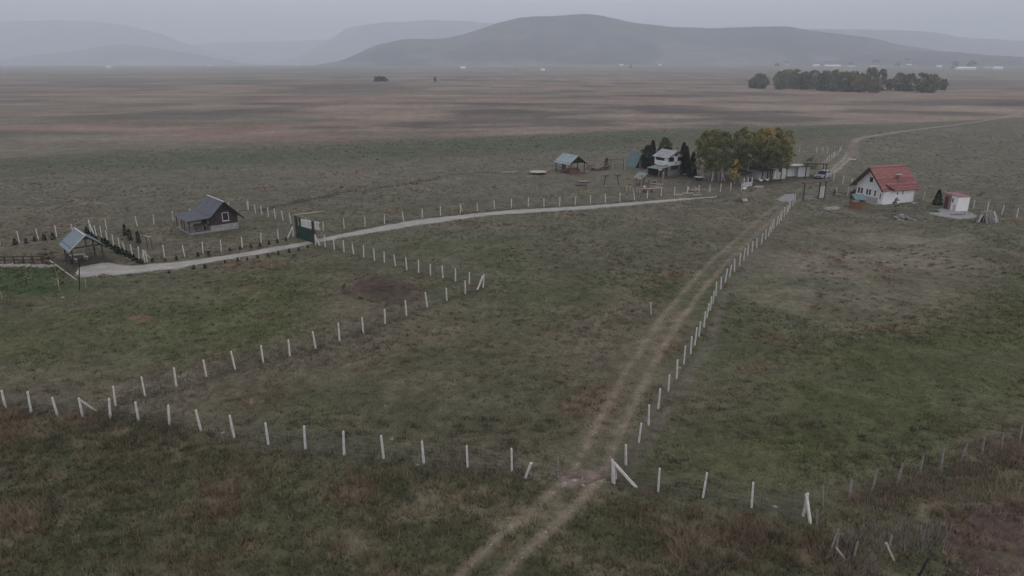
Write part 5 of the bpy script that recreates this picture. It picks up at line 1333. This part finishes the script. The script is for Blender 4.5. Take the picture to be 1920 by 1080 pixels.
# slim bare trunks seen under the crowns
for k, (px, py, ln) in enumerate(((1322, 337, .1), (1329, 338, 0), (1338, 338, .02), (1347, 339, 0), (1360, 341, -.9))):
    p = at(px, py); t = thing('birch_stem', f'slim white birch stem, {words[k]} from the left under the birch crowns', 'tree', p, 0, 'white stems under the birch crowns')
    MB().tube((0, 0, -.2), (ln, .05, 2.2), .085, .07, 7).tube((ln, .05, 2.2), (ln * 1.5, .1, 4.6), .07, .03, 7).build('trunk', M_birch, t)
    r_ = np.random.default_rng(k + 300); v, c = leaf_cloud(r_, [(ln * 1.5 + r_.normal() * .4, r_.normal() * .4, 3.6 + r_.random() * 1.6) for _ in range(8)], [.45] * 8, 26, .17, G2)
    crown_obj('crown', v, c, t)
tree('light green round tree behind the white house', at(1245, 315), 6.6, 1.7, (.14, .15, .075), 13, None, clear=.15)
tree('dark round bushy tree between the A-frame hut and the white house', at(1213, 316), 4.8, 1.6, (.05, .062, .040), 14, None, clear=.05)
tree('brown leafless bush behind the small brown table', at(1137, 318), 2.4, .75, (.055, .045, .038), 15, None, clear=.05, clumps=20, per=26, leaf=.12, name='bush', cat='bush')
tree('small olive bush behind the carport', at(1521, 316), 2.6, 1.5, OL, 16, None, clear=.05, clumps=24, name='bush', cat='bush')
tree('grey-leaved young tree before the red-roofed house wall', at(1678, 397), 2.2, .5, (.22, .225, .18), 17, None, clear=.12, clumps=26, per=30, leaf=.08, trunk_r=.04)
tree('dark round shrub at the left wall of the red-roofed house', at(1599, 370), 1.3, .55, (.022, .032, .020), 18, None, clear=.05, clumps=16, per=26, leaf=.10, trunk_r=.04, name='bush', cat='bush')
tree('small dark shrub beside the left white post near the house', at(1563, 367), .9, .35, (.024, .032, .020), 19, None, clear=.05, clumps=12, per=20, leaf=.09, trunk_r=.03, name='bush', cat='bush')
tree('yellowish sapling standing on the lawn by the long pole', at(112, 545), 3.0, .8, (.105, .100, .045), 20, None, M_palewood, clear=.2, clumps=16, per=12, leaf=.10, trunk_r=.035)
tree('yellowish sapling in the middle of the bright lawn', at(54, 532), 1.9, .5, (.105, .105, .045), 21, None, M_palewood, clear=.2, clumps=12, per=12, leaf=.09, trunk_r=.03)
tree('pale brown weed bush between the rail fence and the pavilion', at(92, 497), 1.9, .8, (.105, .080, .050), 22, None, clear=.05, clumps=18, per=20, leaf=.09, trunk_r=.03, name='bush', cat='bush')
tree('thin sapling at the very left edge below the lawn', at(4, 562), 2.6, .5, (.095, .095, .050), 23, None, M_palewood, clear=.3, clumps=10, per=10, leaf=.09, trunk_r=.03)

# conifers
def conifer_mesh(h, rad, n, seed, tint, power=.9, leaf=.16):
    r = np.random.default_rng(seed); f = r.random(n) ** 1.3
    a = r.random(n) * 6.283; d = rad * (1 - f) ** power * (.15 + .9 * r.random(n) ** .6); z = h * (.04 + .96 * f)
    pos = np.stack([np.cos(a) * d, np.sin(a) * d, z], -1)
    out = np.stack([np.cos(a), np.sin(a), -.25 + .9 * f], -1); out /= np.linalg.norm(out, axis=1)[:, None]
    side = np.cross(out, r.normal(size=(n, 3))); side /= np.linalg.norm(side, axis=1)[:, None]
    s = leaf * (.7 + .6 * r.random(n))[:, None]
    v = np.stack([pos - out * s, pos + side * s * .45, pos + out * s, pos - side * s * .45], 1).reshape(-1, 3)
    c = np.array(tint)[None, :] * (.6 + .8 * r.random((n, 1)))
    me = np_mesh('foliage', v, np.arange(len(v)), 4, np.repeat(c, 4, 0)); me.materials.append(M_leaf); return me
DK = (.045, .056, .042)
def conifer(label, loc, me, s, group=None, tr_=(.06, .5), name='conifer'):
    t = thing(name, label, 'conifer', loc, random.uniform(0, 6), group); t.scale = (s, s, s)
    MB().tube((0, 0, -.1), (0, 0, tr_[1]), tr_[0], tr_[0] * .7, 6).build('trunk', M_bark, t); link('foliage', me, t)
    return t
CT = conifer_mesh(5.8, 1.15, 2600, 5, DK, .55, .2)
conifer('tall dark conifer right of the white house, nearer one', at(1284, 328), CT, 1.0, 'dark conifers at the white house', (.12, 1))
conifer('tall dark conifer tucked behind the right corner of the white house', at(1279, 322), CT, 1.05, 'dark conifers at the white house', (.12, 1))
conifer('narrow dark conifer spire rising beside the round dark tree', at(1221.5, 314), CT, 1.02, 'dark conifers at the white house', (.12, 1))
conifer('dark conifer in the shade left of the birch trunks', at(1297, 331), CT, .85, 'dark conifers at the white house', (.12, 1))
conifer('broad dark conifer at the left wall of the small white shed', at(1757, 384.5), conifer_mesh(2.5, .75, 900, 6, (.018, .03, .017), .6, .14), 1.0, None, (.06, .3))
CC = conifer_mesh(1.55, .28, 320, 7, (.030, .034, .024), .35, .1)
for k, (px, py) in enumerate(((235.5, 442), (244.8, 451), (260.3, 455.5))): conifer(f'slim columnar conifer in the cabin garden, {words[k]} from the left', at(px, py), CC, 1.0, 'columnar conifers of the cabin garden', (.04, .3))
CS = [conifer_mesh(.85, .30, 170, 20 + q, (.022, .030, .018), .6, .1) for q in range(3)]
def row(pts, fmt, grp, s=1.0):
    for k, (px, py) in enumerate(pts): conifer(fmt.format(words[k]), at(px, py), CS[k % 3], s * random.uniform(.75, 1.15), grp, (.03, .2), 'conifer_sapling')
z5_ = lambda x, y: (150 + x / 8.727, 390 + y / 8.727)
row([z5_(*q) for q in ((115, 415), (155, 470), (215, 505), (262, 530), (370, 580), (425, 603), (475, 632), (525, 672), (590, 712), (640, 745), (710, 768), (770, 795), (830, 822), (890, 862), (950, 902), (1005, 915))], 'dark conifer sapling in the hedge left of the cabin, {} from the back', 'hedge saplings beside the cabin garden', .95)
row([(28.9, 459), (49.6, 456.5), (65.9, 453), (83.7, 451), (100, 449)], 'small dark conifer by the left back fence, {} from the left', 'saplings along the left back fence')
z2_ = lambda x, y: (300 + x / 5.647, 340 + y / 5.647)
row([(286, 491)] + [z2_(*q) for q in ((58, 848), (175, 832), (405, 800), (518, 785), (740, 740), (850, 725), (965, 705), (1060, 695), (1155, 668), (1243, 650), (1335, 630))], 'small conifer sapling on the cabin side of the drive, {} from the left', 'saplings on the cabin side of the drive', .62)
row([z2_(*q) for q in ((100, 975), (358, 930), (475, 918), (690, 868), (825, 852), (925, 838), (1035, 812), (1148, 798), (1255, 778), (1370, 756), (1470, 730), (1567, 708))], 'small conifer sapling on the near side of the drive, {} from the left', 'saplings on the near side of the drive', .6)

# far grove on the plain
gr = [(1425, 166, 13, 17, 1), (1462, 168, 16, 15, 0), (1476, 166, 17, 15, 3), (1490, 167, 17, 13, 0), (1506, 168, 15, 13, 1), (1524, 167, 16, 16, 2), (1545, 170, 16, 16, 1), (1562, 171, 17, 15, 0), (1580, 172, 16, 15, 2), (1597, 172, 16, 15, 4), (1612, 173, 15, 14, 3), (1629, 173, 19, 15, 0), (1650, 170, 18, 11, 2), (1667, 168, 9, 8, 1), (1683, 170, 15, 13, 3), (1703, 171, 14, 15, 1), (1727, 173, 15, 16, 2), (1744, 174, 14, 15, 0), (1767, 169, 9, 8, 1), (1412, 165, 9, 10, 2), (1640, 174, 11, 12, 4), (1536, 169, 12, 10, 3)]
gt = [(.215, .225, .125), (.165, .178, .115), (.180, .195, .115), (.260, .245, .130), (.285, .240, .140)]
gr.sort()
for k, (px, py, h, wpx, ti) in enumerate(gr):
    p = at(px, py); rad = wpx * .62 / F * p.y
    tree(f'full-crowned tree of the far grove, {words[k]} from the left', p, h * .95, rad * 1.5, gt[ti], 400 + k, 'trees of the far grove', trunk_r=.3, clear=.03, leaf=.48, clumps=110, per=34, limbs=4, full=True)
for k, (px, py, h, wpx) in enumerate(((1475, 121, 16, 10), (1595, 124, 12, 12), (1641, 123, 20, 14), (1683, 124, 12, 8), (1700, 123, 26, 14), (1790, 129, 20, 12), (1821, 128, 22, 14), (1182, 129, 14, 5), (712, 153, 5, 26), (816, 154, 6, 5), (1456, 124, 10, 9))):
    p = at(px, py)
    tree(['dark tree crown over the leftmost house of the right village', 'dark low tree beside the small house of the right village', 'wide dark tree behind the reddish village house', 'small dark tree left of the tallest village tree', 'tallest dark tree of the right village', 'round dark tree left of the long white farm building', 'round dark tree above the long white farm building', 'tiny tree beside the lone house in the middle of the plain', 'low dark thicket far out on the left plain', 'lone small tree far out on the left plain', 'faint dark tree left of the right village'][k], p, h, wpx * .55 / F * p.y, (.035, .040, .032), 500 + k, 'far village trees', trunk_r=.35, clear=.06, leaf=max(.5, wpx / F * p.y * .07), clumps=26, per=18, limbs=2)
# brown weeds along the stake fence and dead bramble at the lower right
def weeds(name, label, area, n, hgt_, col, seed, size=1.0):
    r = np.random.default_rng(seed); P = np.array(P2(area)); lo, hi = P.min(0), P.max(0)
    q = lo + (hi - lo) * r.random((n * 9, 2)); q = q[(poly_sd(q[:, 0], q[:, 1], P) < .6 * r.normal(size=len(q))) & (fbm(q[:, 0] * .5, q[:, 1] * .5, seed) > .5)][:n]; n = len(q)
    z = hgt(q[:, 0], q[:, 1]); B_ = 7
    a = r.random((n, B_)) * 6.283; l = hgt_ * (.4 + .8 * r.random((n, B_))); ln = l * r.uniform(.1, .7, (n, B_))
    w = .014 * size; ox = r.normal(0, .12, (n, B_)); oy = r.normal(0, .12, (n, B_))
    bx, by = q[:, :1] + ox, q[:, 1:] + oy
    v = np.empty((n, B_, 3, 3)); a2 = a + 1.57
    v[..., 0, :] = np.stack([bx - np.cos(a2) * w, by - np.sin(a2) * w, z[:, None] + 0 * bx], -1); v[..., 1, :] = np.stack([bx + np.cos(a2) * w, by + np.sin(a2) * w, z[:, None] + 0 * bx], -1)
    v[..., 2, :] = np.stack([bx + np.cos(a) * ln, by + np.sin(a) * ln, z[:, None] + l], -1)
    c = np.array(col)[None, None, :] * (.6 + .9 * r.random((n, B_, 1))); c = np.repeat(c[:, :, None, :], 3, 2)
    me = np_mesh(name, v.reshape(-1, 3), np.arange(n * B_ * 3), 3, c.reshape(-1, 3)); me.materials.append(M_blade)
    tag(link(name, me), label, 'weeds', kind='stuff')
weeds('weeds', 'low rust-brown weeds along the old stake fence', [(1560, 950), (1620, 925), (1720, 890), (1810, 850), (1930, 815), (1930, 860), (1850, 880), (1740, 910), (1660, 945), (1580, 970)], 420, .42, (.205, .150, .115), 71, 1.0)
weeds('dry_grass', 'pale flattened dry grass on the bank at the right', [(1600, 990), (1700, 945), (1780, 915), (1930, 870), (1930, 930), (1830, 965), (1780, 1005), (1680, 1030)], 2600, .2, (.235, .205, .14), 72, 1.3)
weeds('weeds', 'dead grey weed stems at the lower right corner', [(1560, 1000), (1740, 985), (1800, 1000), (1780, 1040), (1830, 1100), (1560, 1100)], 200, .5, (.24, .215, .20), 73, .8)
weeds('weeds', 'rusty dock weeds scattered over the rough foreground grass', [(-60, 790), (400, 850), (900, 900), (860, 1000), (600, 1100), (-60, 1100)], 800, .36, (.215, .158, .115), 74, .9)
weeds('weeds', 'rusty dock weeds right of the dirt track at the bottom', [(1080, 960), (1250, 950), (1480, 990), (1520, 1100), (1050, 1100)], 340, .36, (.205, .155, .118), 75, .9)
weeds('weeds', 'reddish dead stalks on the turned earth at the right edge', [(1775, 1030), (1800, 985), (1850, 950), (1930, 925), (1960, 1120), (1830, 1120)], 260, .4, (.150, .100, .090), 76, .9)
weeds('twigs', 'pale dry twigs lying on the turned earth', [(1775, 1000), (1850, 950), (1930, 925), (1960, 1120), (1830, 1120)], 60, .5, (.26, .22, .19), 77, 1.2)

def tussocks(label, n, dmin, dmax, h, cols, seed, thr):
    r = np.random.default_rng(seed)
    d = (dmin ** 1.5 + r.random(n) * (dmax ** 1.5 - dmin ** 1.5)) ** (1 / 1.5); x = (r.random(n) * 2 - 1) * .8 * (d * CP + 8); y = d
    k = (fbm(x * .12, y * .12, seed) > thr) & (poly_sd(x, y, drive_poly) > .3) & (line_d(x, y, tr[::6]) > 1.7) & (poly_sd(x, y, lawn_poly) > 0)
    for b in NOGRASS: k &= poly_sd(x, y, b) > .3
    x, y = x[k], y[k]; n = len(x); B_ = 26
    sz = r.uniform(.5, 1.3, n)[:, None]
    a = r.random((n, B_)) * 6.283; rad = .26 * sz * np.sqrt(r.random((n, B_)))
    bx, by = x[:, None] + np.cos(a) * rad * 1.4, y[:, None] + np.sin(a) * rad; bz = hgt(bx, by) - .01
    l = h * sz * (.4 + .8 * r.random((n, B_))) * (1.15 - rad / (.5 * sz)); ln = l * r.uniform(.2, .9, (n, B_)); w = .012 + .0003 * y[:, None] + 0 * bx; a2 = a + 1.57
    v = np.empty((n, B_, 3, 3))
    v[..., 0, :] = np.stack([bx - np.cos(a2) * w, by - np.sin(a2) * w, bz], -1); v[..., 1, :] = np.stack([bx + np.cos(a2) * w, by + np.sin(a2) * w, bz], -1)
    v[..., 2, :] = np.stack([bx + np.cos(a) * ln, by + np.sin(a) * ln, bz + l], -1)
    c = np.array(cols)[r.integers(0, len(cols), n)][:, None, :] * (.7 + .6 * r.random((n, B_, 1))); c = np.repeat(c[:, :, None, :], 3, 2)
    me = np_mesh('tussocks', v.reshape(-1, 3), np.arange(n * B_ * 3), 3, c.reshape(-1, 3)); me.materials.append(M_blade)
    tag(link('tussocks', me), label, 'grass', kind='stuff')
tussocks('darker grass tussocks and dock clumps scattered over the pastures', 2600, 30, 85, .22, [(.075, .078, .044), (.068, .070, .042), (.100, .098, .054), (.160, .112, .080), (.180, .155, .108)], 201, .50)
tussocks('rough tussocks of the unmown foreground', 1500, 24, 40, .34, [(.060, .062, .038), (.080, .078, .046), (.165, .118, .082), (.190, .165, .115), (.150, .135, .095)], 202, .40)

def clods(label, area, n, s0, s1, col, seed):
    r = np.random.default_rng(seed); P = np.array(P2(area)); lo, hi = P.min(0), P.max(0)
    q = lo + (hi - lo) * r.random((n * 5, 2)); q = q[poly_sd(q[:, 0], q[:, 1], P) < -.2][:n]; n = len(q)
    u = np.array([(1, 0, 0), (0, 1, 0), (-1, 0, 0), (0, -1, 0), (0, 0, .9)]); f = np.array([(0, 1, 4), (1, 2, 4), (2, 3, 4), (3, 0, 4)])
    sc_ = r.uniform(s0, s1, (n, 1, 1)); v = u[None] * sc_ * r.uniform(.6, 1.4, (n, 5, 3)); a = r.random(n) * 6.28; ca, sa = np.cos(a)[:, None], np.sin(a)[:, None]
    x = v[..., 0] * ca - v[..., 1] * sa + q[:, :1]; y = v[..., 0] * sa + v[..., 1] * ca + q[:, 1:]; z = v[..., 2] + (hgt(q[:, 0], q[:, 1]) + .12)[:, None] + 0 * x
    c = np.array(col)[None, None, :] * r.uniform(.5, 1.5, (n, 1, 1)) * np.ones((n, 5, 1))
    me = np_mesh('clods', np.stack([x, y, z], -1).reshape(-1, 3), (f[None] + np.arange(n)[:, None, None] * 5).reshape(-1), 3, c.reshape(-1, 3)); me.materials.append(M_ground)
    tag(link('clods', me), label, 'soil', kind='stuff')
clods('turned clods of earth on the dug plot', [(632, 541), (690, 513), (722, 518), (800, 541), (812, 553), (745, 580), (700, 572), (640, 551)], 700, .06, .22, (.085, .060, .048), 301)
clods('clods of red-brown earth at the right edge', [(1745, 1030), (1780, 980), (1840, 940), (1920, 915), (2000, 905), (2000, 1140), (1810, 1140)], 500, .04, .16, (.105, .070, .060), 302)

def pebbles(label, line, off, n, s0, s1, col, seed, spread=.22):
    r = np.random.default_rng(seed); L = np.array(line); i = r.integers(1, len(L) - 1, n); tg = L[i + 1] - L[i - 1]; tg /= np.hypot(tg[:, 0], tg[:, 1])[:, None]
    nr = np.stack([-tg[:, 1], tg[:, 0]], -1); q = L[i] + nr * (np.where(r.random(n) < .5, -off, off) + r.normal(0, spread, n))[:, None] + tg * r.uniform(-.3, .3, (n, 1))
    u = np.array([(1, 0, 0), (0, 1, 0), (-1, 0, 0), (0, -1, 0), (0, 0, .7)]); f = np.array([(0, 1, 4), (1, 2, 4), (2, 3, 4), (3, 0, 4)])
    v = u[None] * r.uniform(s0, s1, (n, 1, 1)) * r.uniform(.6, 1.4, (n, 5, 3))
    x = v[..., 0] + q[:, :1]; y = v[..., 1] + q[:, 1:]; z = v[..., 2] + (hgt(q[:, 0], q[:, 1]) + .012)[:, None] + 0 * x
    c = np.array(col)[None, None, :] * r.uniform(.45, 1.5, (n, 1, 1)) * np.ones((n, 5, 1))
    me = np_mesh('pebbles', np.stack([x, y, z], -1).reshape(-1, 3), (f[None] + np.arange(n)[:, None, None] * 5).reshape(-1), 3, c.reshape(-1, 3)); me.materials.append(M_ground)
    tag(link('pebbles', me), label, 'stones', kind='stuff')
pebbles('loose pebbles and clods lying in the ruts of the dirt track', tr[:300], .8, 1500, .02, .075, (.21, .175, .14), 401)
pebbles('loose gravel spilled along the edges of the gravel drive', resample(dB, 300), .1, 900, .03, .10, (.30, .28, .26), 402, .3)
pebbles('coarse stones scattered over the gravel drive', (resample(dB, 300) + resample(dT, 300)) / 2, .5, 700, .03, .085, (.30, .275, .25), 403, .5)

# ------------------------------------------------------------------ grass blades (nobody could count them)
v1, c1 = tufts(66000, 23, 90, 1.15, 1.5, 101, (20, 22, 40, 88))
v2, c2 = tufts(40000, 55, 150, 1.45, 1.5, 102, (50, 80, 100, 150))
v3, c3 = tufts(18000, 90, 260, 1.7, 1.5, 103, (90, 140, 200, 260))
for nm, v, c in (('short grass and dry weeds of the foreground', v1, c1), ('short grass of the middle pastures', v2, c2), ('grass of the far pastures around the houses', v3, c3)):
    me = np_mesh('grass', v, np.arange(len(v)), 3, c)
    me.materials.append(M_blade)
    tag(link('grass', me), nm, 'grass', kind='stuff')

# ------------------------------------------------------------------ haze: the damp air of the valley
hz = MB().box(-10200, -320, -8, 10200, 12200, 620)
m_h = bpy.data.materials.new('haze'); m_h.use_nodes = True
n = m_h.node_tree.nodes; n.remove(n['Principled BSDF'])
pv = n.new('ShaderNodeVolumePrincipled')
pv.inputs['Color'].default_value = (0.85, 0.90, 1.0, 1)
pv.inputs['Density'].default_value = 2.75e-4
pv.inputs['Anisotropy'].default_value = 0.0
m_h.node_tree.links.new(pv.outputs['Volume'], n['Material Output'].inputs['Volume'])
tag(hz.build('haze', m_h), 'thin blue-grey autumn haze filling the valley', kind='stuff')
